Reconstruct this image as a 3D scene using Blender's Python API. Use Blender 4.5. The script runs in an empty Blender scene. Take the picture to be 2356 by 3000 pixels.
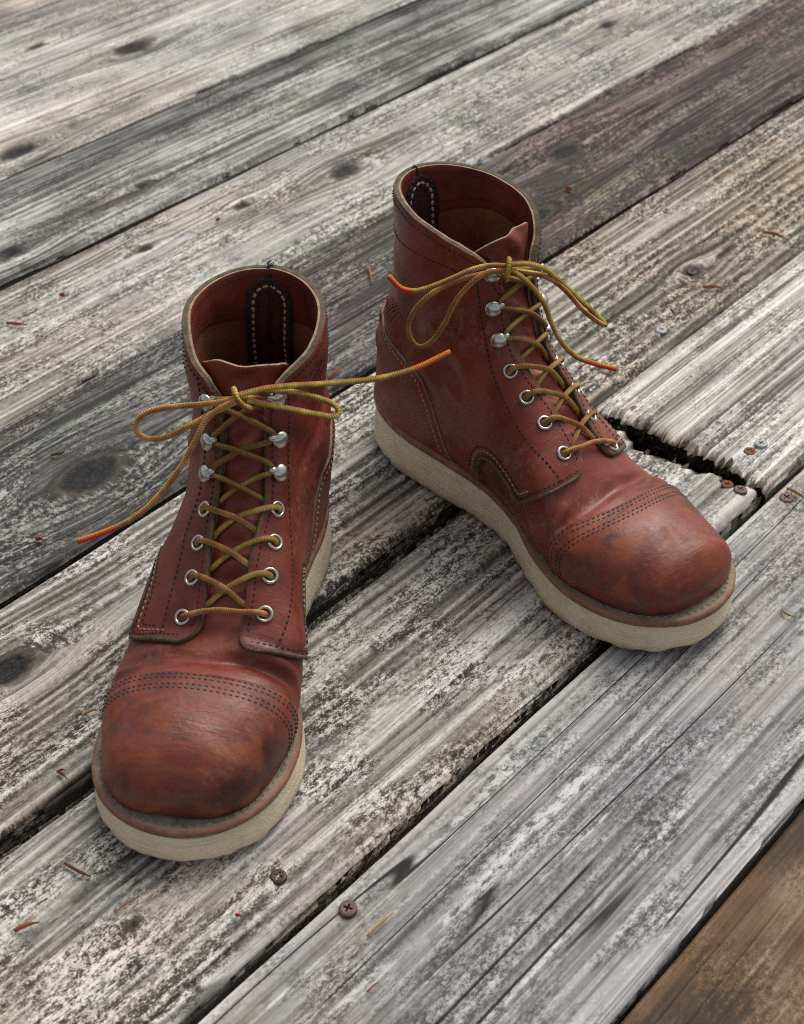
import bpy, math, random
import numpy as np

# ------------------------------------------------------------------ camera, sky, sun, exposure
sc = bpy.context.scene
COL = sc.collection
FPX, PITCH, ROLL, CAMH = 4387.756, 0.6991, -0.0104, 0.617974      # calibrated on the plank joints (photo 2356 x 3000)


def ray(u, v):
    r = np.array([(u - 1178) / FPX, (v - 1500) / FPX, 1.0])
    c, s = math.cos(ROLL), math.sin(ROLL)
    r = np.array([c * r[0] - s * r[1], s * r[0] + c * r[1], r[2]])
    cp, sp = math.cos(PITCH), math.sin(PITCH)
    return np.array([r[0], cp * r[2] - sp * r[1], -sp * r[2] - cp * r[1]])


def on_deck(u, v, z=0.0):
    d = ray(u, v)
    return np.array([0, 0, CAMH]) + d * ((z - CAMH) / d[2])


def at_y(u, v, y):
    d = ray(u, v)
    return np.array([0, 0, CAMH]) + d * (y / d[1])


from mathutils import Matrix, Vector
cam_d = bpy.data.cameras.new('camera')
cam = bpy.data.objects.new('camera', cam_d)
COL.objects.link(cam)
c_, s_ = math.cos(ROLL), math.sin(ROLL)
cp_, sp_ = math.cos(PITCH), math.sin(PITCH)
right_ = Vector((c_, -sp_ * s_, -cp_ * s_))
down_ = Vector((-s_, -sp_ * c_, -cp_ * c_))
fwd_ = Vector((0, cp_, -sp_))
cam.matrix_world = Matrix(((right_.x, -down_.x, -fwd_.x, 0), (right_.y, -down_.y, -fwd_.y, 0),
                           (right_.z, -down_.z, -fwd_.z, CAMH), (0, 0, 0, 1)))
cam_d.sensor_fit = 'VERTICAL'
cam_d.sensor_height = 36.0
cam_d.sensor_width = 36.0
cam_d.lens = FPX / 3000 * 36
cam_d.clip_start = 0.02
cam_d.clip_end = 200
cam_d.dof.use_dof = True
cam_d.dof.focus_distance = 0.84
cam_d.dof.aperture_fstop = 14.0
sc.camera = cam

SUN_EL, SUN_AZ = math.radians(58), math.radians(28)    # azimuth from +Y (away) towards +X (right)
w = bpy.data.worlds.new('World')
sc.world = w
w.use_nodes = True
nt = w.node_tree
for n in list(nt.nodes):
    nt.nodes.remove(n)
sky = nt.nodes.new('ShaderNodeTexSky')
sky.sky_type = 'NISHITA'
sky.sun_disc = False
sky.sun_elevation = SUN_EL
sky.sun_rotation = SUN_AZ
sky.dust_density = 4.0
sky.air_density = 1.0
hs = nt.nodes.new('ShaderNodeHueSaturation')
hs.inputs['Saturation'].default_value = 0.22           # thin overcast
bg = nt.nodes.new('ShaderNodeBackground')
bg.inputs['Strength'].default_value = 0.092
wo = nt.nodes.new('ShaderNodeOutputWorld')
nt.links.new(sky.outputs[0], hs.inputs['Color'])
nt.links.new(hs.outputs[0], bg.inputs['Color'])
nt.links.new(bg.outputs[0], wo.inputs['Surface'])
sun_d = bpy.data.lights.new('sun', 'SUN')
sun_d.energy = 1.5
sun_d.angle = math.radians(38)
sun_d.color = (1.0, 0.97, 0.92)
sun = bpy.data.objects.new('sun', sun_d)
COL.objects.link(sun)
sd = Vector((math.sin(SUN_AZ) * math.cos(SUN_EL), math.cos(SUN_AZ) * math.cos(SUN_EL), math.sin(SUN_EL)))
sun.rotation_euler = sd.to_track_quat('Z', 'Y').to_euler()
vs = sc.view_settings
vs.view_transform = 'Standard'
vs.look = 'None'
vs.gamma = 1.0
vs.use_curve_mapping = False
vs.exposure = 0.60
sc.render.engine = 'CYCLES'
sc.cycles.max_bounces = 5
sc.cycles.filter_width = 1.05
sc.cycles.use_denoising = False
sc.cycles.diffuse_bounces = 3
sc.cycles.glossy_bounces = 3
sc.cycles.transmission_bounces = 1

# ------------------------------------------------------------------ small numeric helpers
_rng = np.random.RandomState(7)
_TAB = _rng.rand(4096)
_PERM = _rng.permutation(4096)


def _h(ix, iy, seed):
    return _TAB[(_PERM[(ix + seed * 131) % 4096] + iy * 57 + seed * 17) % 4096]


def vnoise(x, y, seed=0):
    x = np.asarray(x, float); y = np.asarray(y, float)
    x, y = np.broadcast_arrays(x, y)
    ix = np.floor(x).astype(np.int64); iy = np.floor(y).astype(np.int64)
    fx = x - ix; fy = y - iy
    fx = fx * fx * fx * (fx * (fx * 6 - 15) + 10); fy = fy * fy * fy * (fy * (fy * 6 - 15) + 10)
    a = _h(ix, iy, seed); b = _h(ix + 1, iy, seed); c = _h(ix, iy + 1, seed); d = _h(ix + 1, iy + 1, seed)
    return (a + (b - a) * fx) * (1 - fy) + (c + (d - c) * fx) * fy


def fbm(x, y, seed=0, oct=3):
    t = 0; a = 0.5; s = 0
    for i in range(oct):
        t = t + a * vnoise(np.asarray(x) * 2 ** i, np.asarray(y) * 2 ** i, seed + i * 7); s += a; a *= 0.5
    return t / s


def sstep(a, b, x):
    t = np.clip((np.asarray(x, float) - a) / (b - a), 0, 1)
    return t * t * (3 - 2 * t)


def catmull(P, n=10, closed=False):
    P = np.asarray(P, float)
    if closed:
        Q = np.vstack([P[-1], P, P[0], P[1]])
    else:
        Q = np.vstack([2 * P[0] - P[1], P, 2 * P[-1] - P[-2]])
    o = []
    for i in range(1, len(Q) - 2):
        a, b, c, d = Q[i - 1], Q[i], Q[i + 1], Q[i + 2]
        for t in np.arange(n) / n:
            o.append(.5 * (2 * b + (c - a) * t + (2 * a - 5 * b + 4 * c - d) * t * t + (3 * b - a - 3 * c + d) * t ** 3))
    if not closed:
        o.append(P[-1])
    return np.array(o)


def resample(P, step):
    P = np.asarray(P, float)
    L = np.r_[0, np.cumsum(np.linalg.norm(np.diff(P, axis=0), axis=1))]
    n = max(2, int(round(L[-1] / step)) + 1)
    q = np.linspace(0, L[-1], n)
    return np.stack([np.interp(q, L, P[:, k]) for k in range(P.shape[1])], 1)


# ------------------------------------------------------------------ object helpers
def mesh_obj(name, verts, faces, mats, parent=None, smooth=True, mat_idx=None, attrs=None):
    me = bpy.data.meshes.new(name)
    me.from_pydata([tuple(v) for v in np.asarray(verts, float)], [], [tuple(int(i) for i in f) for f in faces])
    if not isinstance(mats, (list, tuple)):
        mats = [mats]
    for m in mats:
        me.materials.append(m)
    if mat_idx is not None:
        me.polygons.foreach_set('material_index', np.asarray(mat_idx, np.int32))
    if smooth:
        me.polygons.foreach_set('use_smooth', np.ones(len(me.polygons), bool))
    if attrs:
        for k, a in attrs.items():
            at = me.attributes.new(k, 'FLOAT', 'POINT')
            at.data.foreach_set('value', np.asarray(a, np.float32))
    me.update()
    o = bpy.data.objects.new(name, me)
    COL.objects.link(o)
    if parent is not None:
        o.parent = parent
    return o


def empty(name, loc=(0, 0, 0), rz=0.0):
    o = bpy.data.objects.new(name, None)
    COL.objects.link(o)
    o.location = loc
    o.rotation_euler = (0, 0, rz)
    o.empty_display_size = 0.05
    return o


def tag(o, label=None, cat=None, group=None, kind=None):
    if label: o['label'] = label
    if cat: o['category'] = cat
    if group: o['group'] = group
    if kind: o['kind'] = kind
    return o


class MB:
    """collects pieces of one mesh"""
    def __init__(self):
        self.v = []; self.f = []; self.m = []; self.a = {}; self.n = 0

    def add(self, v, f, m=0, **attrs):
        v = np.asarray(v, float)
        self.v.append(v)
        for q in f:
            self.f.append(tuple(int(i) + self.n for i in q)); self.m.append(m)
        for k, a in attrs.items():
            self.a.setdefault(k, []).append(np.asarray(a, float))
        self.n += len(v)

    def build(self, name, mats, parent=None, smooth=True):
        at = {k: np.concatenate(x) for k, x in self.a.items()} if self.a else None
        return mesh_obj(name, np.vstack(self.v), self.f, mats, parent, smooth, self.m, at)


def frames(P):
    P = np.asarray(P, float)
    T = np.gradient(P, axis=0); T /= np.linalg.norm(T, axis=1)[:, None] + 1e-12
    up = np.array([0, 0, 1.0]) if abs(T[0, 2]) < 0.9 else np.array([1.0, 0, 0])
    N = np.zeros_like(P)
    n = up - T[0] * (up @ T[0]); n /= np.linalg.norm(n)
    for i in range(len(P)):
        n = n - T[i] * (n @ T[i]); n /= np.linalg.norm(n) + 1e-12
        N[i] = n
    return T, N, np.cross(T, N)


def tube(mb, P, r, nseg=10, m=0, l0=0.0, attr=True, flat=1.0):
    P = np.asarray(P, float)
    r = np.broadcast_to(np.asarray(r, float), (len(P),))
    T, N, B = frames(P)
    L = l0 + np.r_[0, np.cumsum(np.linalg.norm(np.diff(P, axis=0), axis=1))]
    ang = np.arange(nseg + 1) / nseg * 2 * math.pi
    V = P[:, None, :] + r[:, None, None] * (np.cos(ang)[None, :, None] * N[:, None, :] + flat * np.sin(ang)[None, :, None] * B[:, None, :])
    k = nseg + 1
    f = []
    for i in range(len(P) - 1):
        for j in range(nseg):
            f.append((i * k + j, i * k + j + 1, (i + 1) * k + j + 1, (i + 1) * k + j))
    V = V.reshape(-1, 3)
    la = np.repeat(L, k); lv = np.tile(np.arange(k) / nseg, len(P))
    n0 = len(V)
    V = np.vstack([V, P[0], P[-1]])
    la = np.r_[la, L[0], L[-1]]; lv = np.r_[lv, 0, 0]
    for j in range(nseg):
        f.append((n0, j + 1, j)); f.append((n0 + 1, (len(P) - 1) * k + j, (len(P) - 1) * k + j + 1))
    if attr:
        mb.add(V, f, m, lu=la, lv=lv)
    else:
        mb.add(V, f, m)
    return L[-1]


def lathe(mb, prof, c, X, Y, Z, n=20, m=0):
    """revolve (r, h) about axis Z through c"""
    prof = np.asarray(prof, float)
    ang = np.arange(n) / n * 2 * math.pi
    V = [c + p[0] * (math.cos(a) * X + math.sin(a) * Y) + p[1] * Z for p in prof for a in ang]
    f = []
    for i in range(len(prof) - 1):
        for j in range(n):
            f.append((i * n + j, i * n + (j + 1) % n, (i + 1) * n + (j + 1) % n, (i + 1) * n + j))
    mb.add(np.array(V), f, m)


# ------------------------------------------------------------------ material helper
class MT:
    def __init__(self, name):
        self.mat = bpy.data.materials.new(name)
        self.mat.use_nodes = True
        self.t = self.mat.node_tree
        self.bsdf = self.t.nodes['Principled BSDF']

    def new(self, k): return self.t.nodes.new(k)

    def put(self, sock, v):
        if v is None: return
        if isinstance(v, bpy.types.NodeSocket): self.t.links.new(v, sock)
        elif isinstance(v, (tuple, list)) and sock.type == 'RGBA' and len(v) == 3: sock.default_value = (*v, 1)
        else: sock.default_value = v

    def attr(self, n):
        a = self.new('ShaderNodeAttribute'); a.attribute_name = n; return a.outputs['Fac']

    def obj(self): return self.new('ShaderNodeTexCoord').outputs['Object']

    def math(self, op, a, b=None, c=None, clamp=False):
        n = self.new('ShaderNodeMath'); n.operation = op; n.use_clamp = clamp
        self.put(n.inputs[0], a)
        if b is not None: self.put(n.inputs[1], b)
        if c is not None: self.put(n.inputs[2], c)
        return n.outputs[0]

    def xyz(self, x, y, z=0.0):
        n = self.new('ShaderNodeCombineXYZ')
        for i, q in enumerate((x, y, z)): self.put(n.inputs[i], q)
        return n.outputs[0]

    def sep(self, v):
        n = self.new('ShaderNodeSeparateXYZ'); self.put(n.inputs[0], v); return n.outputs

    def vscale(self, v, s, off=(0, 0, 0)):
        n = self.new('ShaderNodeMapping'); self.put(n.inputs['Vector'], v)
        n.inputs['Scale'].default_value = s; n.inputs['Location'].default_value = off
        return n.outputs[0]

    def noise(self, v, scale=1.0, detail=3, rough=.55, dist=0.0):
        n = self.new('ShaderNodeTexNoise'); self.put(n.inputs['Vector'], v)
        n.inputs['Scale'].default_value = scale; n.inputs['Detail'].default_value = detail
        n.inputs['Roughness'].default_value = rough; n.inputs['Distortion'].default_value = dist
        return n.outputs['Fac']

    def voro(self, v, scale, feat='F1', rnd=1.0):
        n = self.new('ShaderNodeTexVoronoi'); n.feature = feat; self.put(n.inputs['Vector'], v)
        n.inputs['Scale'].default_value = scale; n.inputs['Randomness'].default_value = rnd
        return n.outputs['Distance']

    def map(self, x, a, b, c=0.0, d=1.0, smooth=True):
        n = self.new('ShaderNodeMapRange'); n.interpolation_type = 'SMOOTHSTEP' if smooth else 'LINEAR'
        self.put(n.inputs[0], x)
        for i, q in enumerate((a, b, c, d)): n.inputs[1 + i].default_value = q
        return n.outputs[0]

    def mix(self, f, a, b, mode='MIX'):
        n = self.new('ShaderNodeMix'); n.data_type = 'RGBA'; n.blend_type = mode
        self.put(n.inputs[0], f); self.put(n.inputs[6], a); self.put(n.inputs[7], b)
        return n.outputs[2]

    def ramp(self, x, stops):
        n = self.new('ShaderNodeValToRGB'); self.put(n.inputs[0], x)
        e = n.color_ramp.elements
        while len(e) < len(stops): e.new(0.5)
        for q, (p, c) in zip(e, stops):
            q.position = p; q.color = (*c, 1)
        return n.outputs['Color']

    def bump(self, h, strength, dist, normal=None):
        n = self.new('ShaderNodeBump'); self.put(n.inputs['Height'], h)
        n.inputs['Strength'].default_value = strength; n.inputs['Distance'].default_value = dist
        if normal is not None: self.put(n.inputs['Normal'], normal)
        return n.outputs[0]

    def out(self, col, rough=.6, normal=None, metal=0.0, spec=0.5):
        b = self.bsdf
        self.put(b.inputs['Base Color'], col); self.put(b.inputs['Roughness'], rough)
        b.inputs['Metallic'].default_value = metal
        self.put(b.inputs['Specular IOR Level'], spec)
        if normal is not None: self.put(b.inputs['Normal'], normal)
        return self.mat


# ------------------------------------------------------------------ weathered deck
PA = 0.8582                                    # plank direction on the ground
PW = 0.1445                                    # plank pitch
POFF = -7.1725 * PW
PE = np.array([math.cos(PA), math.sin(PA)])
PN = np.array([math.sin(PA), -math.cos(PA)])


def uv_of(px, py):
    g = on_deck(px, py)[:2]
    return float(g @ PE), float(g @ PN) - POFF          # u, v (v / PW = line index)


def wood_mat(name, seed, dark, mid, light, warm, cool=None, white=0.25, warm_amt=.4, grime=.5, fiber=.25, streak=.5,
             ridge=.6, patch=.5, crack=.5, speck=.5, edge=.0, base=.45, rough=.85, bump=.6, green=0.15, split=.45, lines=.4, tint=None, tintv=None, crest=.0):
    m = MT(name)
    u, v, g = m.attr('pu'), m.attr('pv'), m.attr('pg')
    rd, kn, ed = m.attr('pr'), m.attr('pk'), m.attr('pe')
    fib = m.noise(m.xyz(m.math('MULTIPLY', u, 5), m.math('MULTIPLY', g, 640), seed), 1, 2, .6)
    stk = m.noise(m.xyz(m.math('MULTIPLY', u, 2.6), m.math('MULTIPLY', g, 210), seed + 3.1), 1, 3, .6)
    brd = m.noise(m.xyz(m.math('MULTIPLY', u, 1.8), m.math('MULTIPLY', g, 62), seed + 7.7), 1, 2, .5)
    iso = m.xyz(u, v, seed * .37)
    pat = m.noise(m.vscale(iso, (9, 17, 1)), 1, 3, .6)
    pat2 = m.noise(m.vscale(iso, (5, 11, 1), (11.3, 4.1, 2)), 1, 3, .55)
    # pale lichen flecks and black grime, a little drawn out along the grain
    spk = m.noise(m.xyz(m.math('MULTIPLY', u, 330), m.math('MULTIPLY', g, 540), seed + 1.3), 1, 2, .68)
    spk2 = m.noise(m.xyz(m.math('MULTIPLY', u, 115), m.math('MULTIPLY', g, 240), seed + 5.3), 1, 3, .7)

    spk3 = m.noise(m.xyz(m.math('MULTIPLY', u, 900), m.math('MULTIPLY', v, 1150), seed + 2.2), 1, 1, .6)
    sm1 = m.map(m.noise(m.vscale(iso, (16, 34, 1), (2, 5, 8)), 1, 2, .55), .38, .62, .15, 1.25)
    def c(x, a): return m.math('MULTIPLY', m.math('SUBTRACT', x, .5), a)
    val = m.math('ADD', base, c(rd, ridge))
    for x, a in ((fib, fiber), (stk, streak), (brd, streak * .6), (pat, patch)):
        val = m.math('ADD', val, c(x, a * 2.0))
    val = m.math('ADD', val, m.math('MULTIPLY', m.math('ADD', m.math('ADD', c(spk, speck * 2.2), c(spk2, speck * 2.0)), c(spk3, speck * 1.4)), sm1))
    val = m.math('ADD', val, m.math('MULTIPLY', m.math('SUBTRACT', 1.0, m.map(ed, 0.003, 0.011, 0, 1)), edge))
    val = m.math('SUBTRACT', val, m.math('MULTIPLY', kn, .38))
    col = m.ramp(val, [(.0, dark), (.36, tuple(.45 * d + .55 * e * .6 for d, e in zip(dark, mid))), (.52, mid), (.74, light), (1.0, tuple(min(.85, q * 1.45) for q in light))])
    # warm (brown, tan) and cool patches of the wood itself
    wf = m.math('MULTIPLY', m.map(pat2, .46, .66), warm_amt)
    wcol = m.mix(1.0, col, warm, 'MULTIPLY')
    col = m.mix(wf, col, wcol)
    if cool is not None:
        cf = m.math('MULTIPLY', m.map(m.noise(m.vscale(iso, (4, 13, 1), (3, 8, 5)), 1, 3, .5), .45, .62), .8)
        col = m.mix(cf, col, m.mix(1.0, col, cool, 'MULTIPLY'))
    # black mould clouds broken up by the grain
    gm = m.math('MULTIPLY', m.map(m.noise(m.vscale(iso, (24, 56, 1), (5, 1, 9)), 1, 3, .7), .50, .66), m.map(spk, .62, .40))
    col = m.mix(m.math('MULTIPLY', gm, grime), col, (.022, .021, .019))
    # algae
    al = m.math('MULTIPLY', m.map(m.noise(m.vscale(iso, (7, 20, 1), (1, 6, 3)), 1, 2, .6), .54, .7), green)
    col = m.mix(al, col, m.mix(1.0, col, (.8, 1.0, .62), 'MULTIPLY'))
    # bleached white crust
    wm = m.math('MULTIPLY', m.map(m.noise(m.xyz(m.math('MULTIPLY', u, 8), m.math('MULTIPLY', g, 60), seed + 9), 1, 3, .6), .55, .68), m.map(spk2, .42, .55))
    col = m.mix(m.math('MULTIPLY', wm, white), col, (.66, .645, .62))
    if crest > 0:                                   # bleached crests of the eroded ridges, their highlight painted in as white
        cm = m.math('MULTIPLY', m.map(rd, .80, .97), m.map(m.math('ADD', spk, m.math('MULTIPLY', brd, .6)), .68, .86))
        col = m.mix(m.math('MULTIPLY', cm, crest), col, (.62, .60, .57))
    # fine grain lines that run on and on
    gl = m.math('ABSOLUTE', m.math('SUBTRACT', m.noise(m.xyz(m.math('MULTIPLY', u, .9), m.math('MULTIPLY', g, 150), seed + 31), 1, 1, .5), .5))
    glm = m.math('MULTIPLY', m.map(gl, .012, .045, 1, 0), lines)
    col = m.mix(glm, col, dark)
    # drying cracks along the grain
    cn = m.noise(m.xyz(m.math('MULTIPLY', u, 1.6), m.math('MULTIPLY', g, 42), seed + 21), 1, 1, .5)
    cd = m.math('ABSOLUTE', m.math('SUBTRACT', cn, .5))
    cmask = m.map(m.noise(m.xyz(m.math('MULTIPLY', u, 6), m.math('MULTIPLY', g, 20), seed + 4), 1, 2, .5), 1 - split - .05, 1 - split + .06)
    ck = m.math('MULTIPLY', m.map(cd, .004, .013, 1, 0), cmask)
    col = m.mix(m.math('MULTIPLY', ck, crack), col, (.012, .011, .010))
    hgt = m.math('ADD', m.math('MULTIPLY', fib, .35), m.math('MULTIPLY', stk, .5))
    hgt = m.math('ADD', hgt, m.math('MULTIPLY', spk, .35))
    hgt = m.math('SUBTRACT', hgt, m.math('MULTIPLY', m.math('ADD', ck, m.math('MULTIPLY', glm, .6)), 1.0))
    if tintv is not None:
        col = m.mix(m.math('MULTIPLY', m.map(m.math('ADD', v, c(brd, .03)), tintv[0], tintv[1], 1, 0), tintv[3]), col, m.mix(1.0, col, tintv[2], 'MULTIPLY'))
    if tint is not None:
        col = m.mix(m.math('MULTIPLY', m.map(u, tint[0], tint[1]), tint[3]), col, m.mix(1.0, col, tint[2], 'MULTIPLY'))
    # knots: dark heart, tan collar
    kr = m.noise(m.vscale(iso, (150, 240, 1)), 1, 2, .7)
    kx = m.map(m.voro(m.vscale(iso, (150, 260, 1)), 1, 'DISTANCE_TO_EDGE'), .02, .09, 0, 1)
    kc = m.ramp(m.math('ADD', kn, c(kr, 1.0)), [(.3, (.16, .135, .10)), (.62, (.10, .078, .058)), (.85, (.035, .031, .031)), (1.0, (.02, .02, .021))])
    kc = m.mix(m.math('MULTIPLY', m.math('SUBTRACT', 1.0, kx), m.map(kn, .8, 1.0)), kc, (.006, .006, .006))
    col = m.mix(m.map(m.math('ADD', kn, c(kr, .7)), .30, .85, 0, .85), col, kc)
    m.out(col, rough, m.bump(hgt, bump, .0011), spec=.25)
    return m.mat


def make_plank(parent, k0, k1, mat, seed, gap=.004, gap0=.0005, ramp_amp=.0012, rsp=.0055, u0=None, u1=None, knots=(),
               rot=None, taper=None, edge_r=.0045, zoff=0.0, thick=.036, wander=.004, du=.006, dv=.00095):
    v0, v1 = k0 * PW + gap0, k1 * PW - gap
    # how much of this plank the camera can see, with some to spare
    us = np.linspace(-2.0, 4.0, 1201)
    vis = []
    for vv in (v0, v1):
        p = us[:, None] * PE + (vv + POFF) * PN
        q = np.c_[p, np.zeros(len(p))] - np.array([0, 0, CAMH])
        zc = q[:, 1] * cp_ - q[:, 2] * sp_
        X = FPX * q[:, 0] / np.maximum(zc, 1e-3); Y = FPX * (-q[:, 1] * sp_ - q[:, 2] * cp_) / np.maximum(zc, 1e-3)
        vis.append((zc > .05) & (abs(X) < 1178 * 1.7) & (abs(Y) < 1500 * 1.4))
    vi = np.where(vis[0] | vis[1])[0]
    lo, hi = us[vi[0]] - .08, us[vi[-1]] + .08
    f0 = u0 if u0 is not None else (lambda v: np.full_like(v, lo))
    f1 = u1 if u1 is not None else (lambda v: np.full_like(v, hi))
    nv = int((v1 - v0) / dv)
    vv = np.linspace(v0, v1, nv)
    a, b = f0(vv), f1(vv)
    nu = max(8, int(np.max(b - a) / du))
    tau = np.linspace(0, 1, nu)
    U = a[None, :] + (b - a)[None, :] * tau[:, None]
    V = np.broadcast_to(vv, U.shape).copy()
    if taper is not None:                           # joint that closes up along its length
        ga, ua, ub = taper
        V += ga * sstep(ua, ub, U) * (V - v0) / (v1 - v0)
    G = V + wander * (fbm(U * 1.3, V * 14, seed, 2) - .5) * 2 + .003 * (fbm(U * 3.5, V * 40, seed + 5, 2) - .5)
    K = np.zeros_like(U)
    sink = np.zeros_like(U)
    for (kx, ky, kr, el, deep) in knots:
        uu, vk = uv_of(kx, ky)
        du_, dv_ = U - uu, V - vk
        r = np.sqrt((du_ / el) ** 2 + dv_ ** 2) * (1 + .25 * (vnoise(U * 60, V * 60, seed + 3) - .5))
        G -= dv_ * .86 * np.exp(-((du_ / (el * 2.4 * kr)) ** 2 + (dv_ / (2.1 * kr)) ** 2))
        K = np.maximum(K, 1 - sstep(.45 * kr, 1.15 * kr, r))
        ring = .5 + .5 * np.cos(r / kr * 9)
        G += .0035 * ring * np.exp(-(r / (1.3 * kr)) ** 2)
        sink += deep * np.exp(-(r / (.5 * kr)) ** 2)
    ph = G / rsp + 2.2 * vnoise(G / .021, U * .7, seed + 11)
    cell = np.floor(ph); fr = ph - cell
    camp = .35 + .65 * _h(cell.astype(np.int64), cell.astype(np.int64) * 0 + 5, seed)
    A = 1 - camp * (1 - np.where(fr < .8, fr / .8, (1 - fr) / .2)) ** 1.3
    B = vnoise(G / (rsp * .42), U * 2.0, seed + 13)
    amp = ramp_amp * (.55 + .9 * fbm(U * 2.2, V * 9, seed + 17, 2))
    RD = np.clip(.78 * A + .22 * B, 0, 1)
    E = np.minimum(V - v0, V[:, -1:] - V)
    er = edge_r * (.6 + .9 * fbm(U * 9, V * 0 + k0, seed + 19, 3))
    x = np.clip(er - E, 0, None)
    drop = er - np.sqrt(np.maximum(er ** 2 - np.minimum(x, er) ** 2, 0))
    Z = zoff - amp * (1 - RD) - drop - sink - .0006 * vnoise(U * 25, V * 60, seed + 23)
    if rot is not None:                             # rotten end: eaten down towards the joint
        side, width = rot
        dist = (b[None, :] - U) if side > 0 else (U - a[None, :])
        jag = .4 + 1.2 * fbm(V * 160, U * 60, seed + 31, 3)
        Z -= .004 * (1 - sstep(0, 1, dist / (width * jag))) * (.6 + .8 * vnoise(V * 300, U * 200, seed + 33))
        K = np.maximum(K, .8 * (1 - sstep(0, 1, dist / (width * jag * 1.3))))
    # sides and ends: rings round the sheet going down
    rows, cols = U.shape
    P = np.stack([U, V, Z], -1)

    def down(line, outv, depth, jit):
        q = line.copy(); q[..., 2] = zoff - depth
        q[..., :2] += outv * jit[:, None]
        return q
    blocks = [P.reshape(-1, 3)]; faces = []
    idx = np.arange(rows * cols).reshape(rows, cols)
    f = np.stack([idx[:-1, :-1], idx[:-1, 1:], idx[1:, 1:], idx[1:, :-1]], -1).reshape(-1, 4)
    faces.append(f)
    at = {'pu': U, 'pv': V, 'pg': G, 'pr': RD, 'pk': K, 'pe': E}
    at = {k: [q.reshape(-1)] for k, q in at.items()}
    n = rows * cols
    for ids, ov in ((idx[:, 0], (0, -1)), (idx[:, -1], (0, 1)), (idx[0, :], (-1, 0)), (idx[-1, :], (1, 0))):
        base = P.reshape(-1, 3)[ids]
        prev = ids
        isend = ov[0] != 0
        for d in ((.003, .006, .010, .015, .022, thick) if isend else (.004, .010, .020, thick)):
            jit = (vnoise(base[:, 0] * 90, base[:, 1] * 160 + d * 900, seed + 41) - .5) * (.006 if (isend and rot) else .0012)
            q = down(base, np.array(ov, float), d + (0.005 if rot and isend else .002), jit - (d * .55 if rot and isend else 0))
            blocks.append(q)
            new = np.arange(n, n + len(q)); n += len(q)
            flip = (ov == (0, -1)) or (ov == (1, 0))
            w4 = np.stack([prev[:-1], prev[1:], new[1:], new[:-1]], -1)
            faces.append(w4 if not flip else w4[:, ::-1])
            prev = new
            at['pu'].append(q[:, 0] + (d * 6 if isend else 0)); at['pv'].append(q[:, 1] + d); at['pg'].append(q[:, 1] + d * (1 if ov[1] else .45))
            at['pr'].append(np.full(len(q), .35)); at['pk'].append(np.full(len(q), .75 if isend and rot else .0)); at['pe'].append(np.full(len(q), .02))
    pts = np.vstack(blocks)
    wp = np.c_[pts[:, :1] * PE + (pts[:, 1:2] + POFF) * PN, pts[:, 2]]
    sd = seed * 3.17
    at = {k: np.concatenate(x) for k, x in at.items()}
    at['pu'] = at['pu'] + sd
    return mesh_obj('plank', wp, np.vstack(faces)[:, ::-1], mat, parent, True, None, at)


deck = tag(empty('deck'), 'weathered grey wooden deck of wide bare planks', 'deck', kind='structure')
soil = MT('soil'); so = soil.obj()
soil.out(soil.ramp(soil.noise(so, 30, 5, .7), [(.3, (.012, .010, .008)), (.7, (.045, .036, .026))]), .95)
gm_ = MB()
gx = np.linspace(-6, 6, 40); gy = np.linspace(-3, 9, 40)
GX, GY = np.meshgrid(gx, gy, indexing='ij')
gid = np.arange(1600).reshape(40, 40)
gf = np.stack([gid[:-1, :-1], gid[1:, :-1], gid[1:, 1:], gid[:-1, 1:]], -1).reshape(-1, 4)
tag(mesh_obj('ground', np.c_[GX.ravel(), GY.ravel(), -.34 + .03 * vnoise(GX.ravel() * 3, GY.ravel() * 3, 5)], gf, soil.mat), kind='structure')

WARM = (1.0, .80, .60)
PINK = (1.0, .86, .80)
wm_ = {}
wm_['far'] = wood_mat('weathered_wood_far', 1.0, (.05, .047, .042), (.26, .24, .215), (.50, .475, .44), PINK, warm_amt=.7, grime=.35, white=.4, streak=.35, ridge=.25, patch=.45, crack=.35, speck=.30, base=.56)
wm_['pale'] = wood_mat('weathered_wood_pale', 5.0, (.06, .057, .052), (.30, .285, .26), (.52, .50, .465), WARM, warm_amt=.3, grime=.40, white=.6, streak=.35, ridge=.30, patch=.5, crack=.35, speck=.32, base=.55)
wm_['smear'] = wood_mat('weathered_wood_smear', 9.0, (.04, .038, .035), (.17, .163, .15), (.42, .41, .38), WARM, warm_amt=.25, grime=.6, white=.4, streak=.6, ridge=.35, patch=.45, crack=.5, speck=.3, base=.47, green=.3, tintv=(.012, .055, (.42, .42, .43), .9))
wm_['light'] = wood_mat('weathered_wood_light', 13.0, (.05, .047, .043), (.255, .238, .212), (.49, .463, .422), WARM, warm_amt=.3, grime=.6, white=.45, streak=.30, ridge=.4, patch=.3, crack=.5, speck=.55, base=.50, crest=.3)
wm_['dark'] = wood_mat('weathered_wood_dark', 17.0, (.024, .022, .021), (.085, .079, .074), (.27, .255, .235), (1.0, .80, .78), cool=(.86, 1.0, .93), warm_amt=.5, grime=.6, white=.2, streak=.40, ridge=.35, patch=.2, crack=.85, speck=.50, base=.43, green=.5, split=.52, tint=(12*3.17+.55, 12*3.17+.95, (.95, .74, .74), .9))
wm_['ridgy'] = wood_mat('weathered_wood_ridgy', 21.0, (.03, .027, .024), (.175, .158, .136), (.46, .432, .392), WARM, warm_amt=.5, grime=.45, white=.35, streak=.18, ridge=.46, patch=.20, crack=.5, speck=.66, base=.50, lines=.3, tint=(14*3.17+.55, 14*3.17+.95, (.88, .80, .70), .6), green=.25, fiber=.16, crest=.7)
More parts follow.
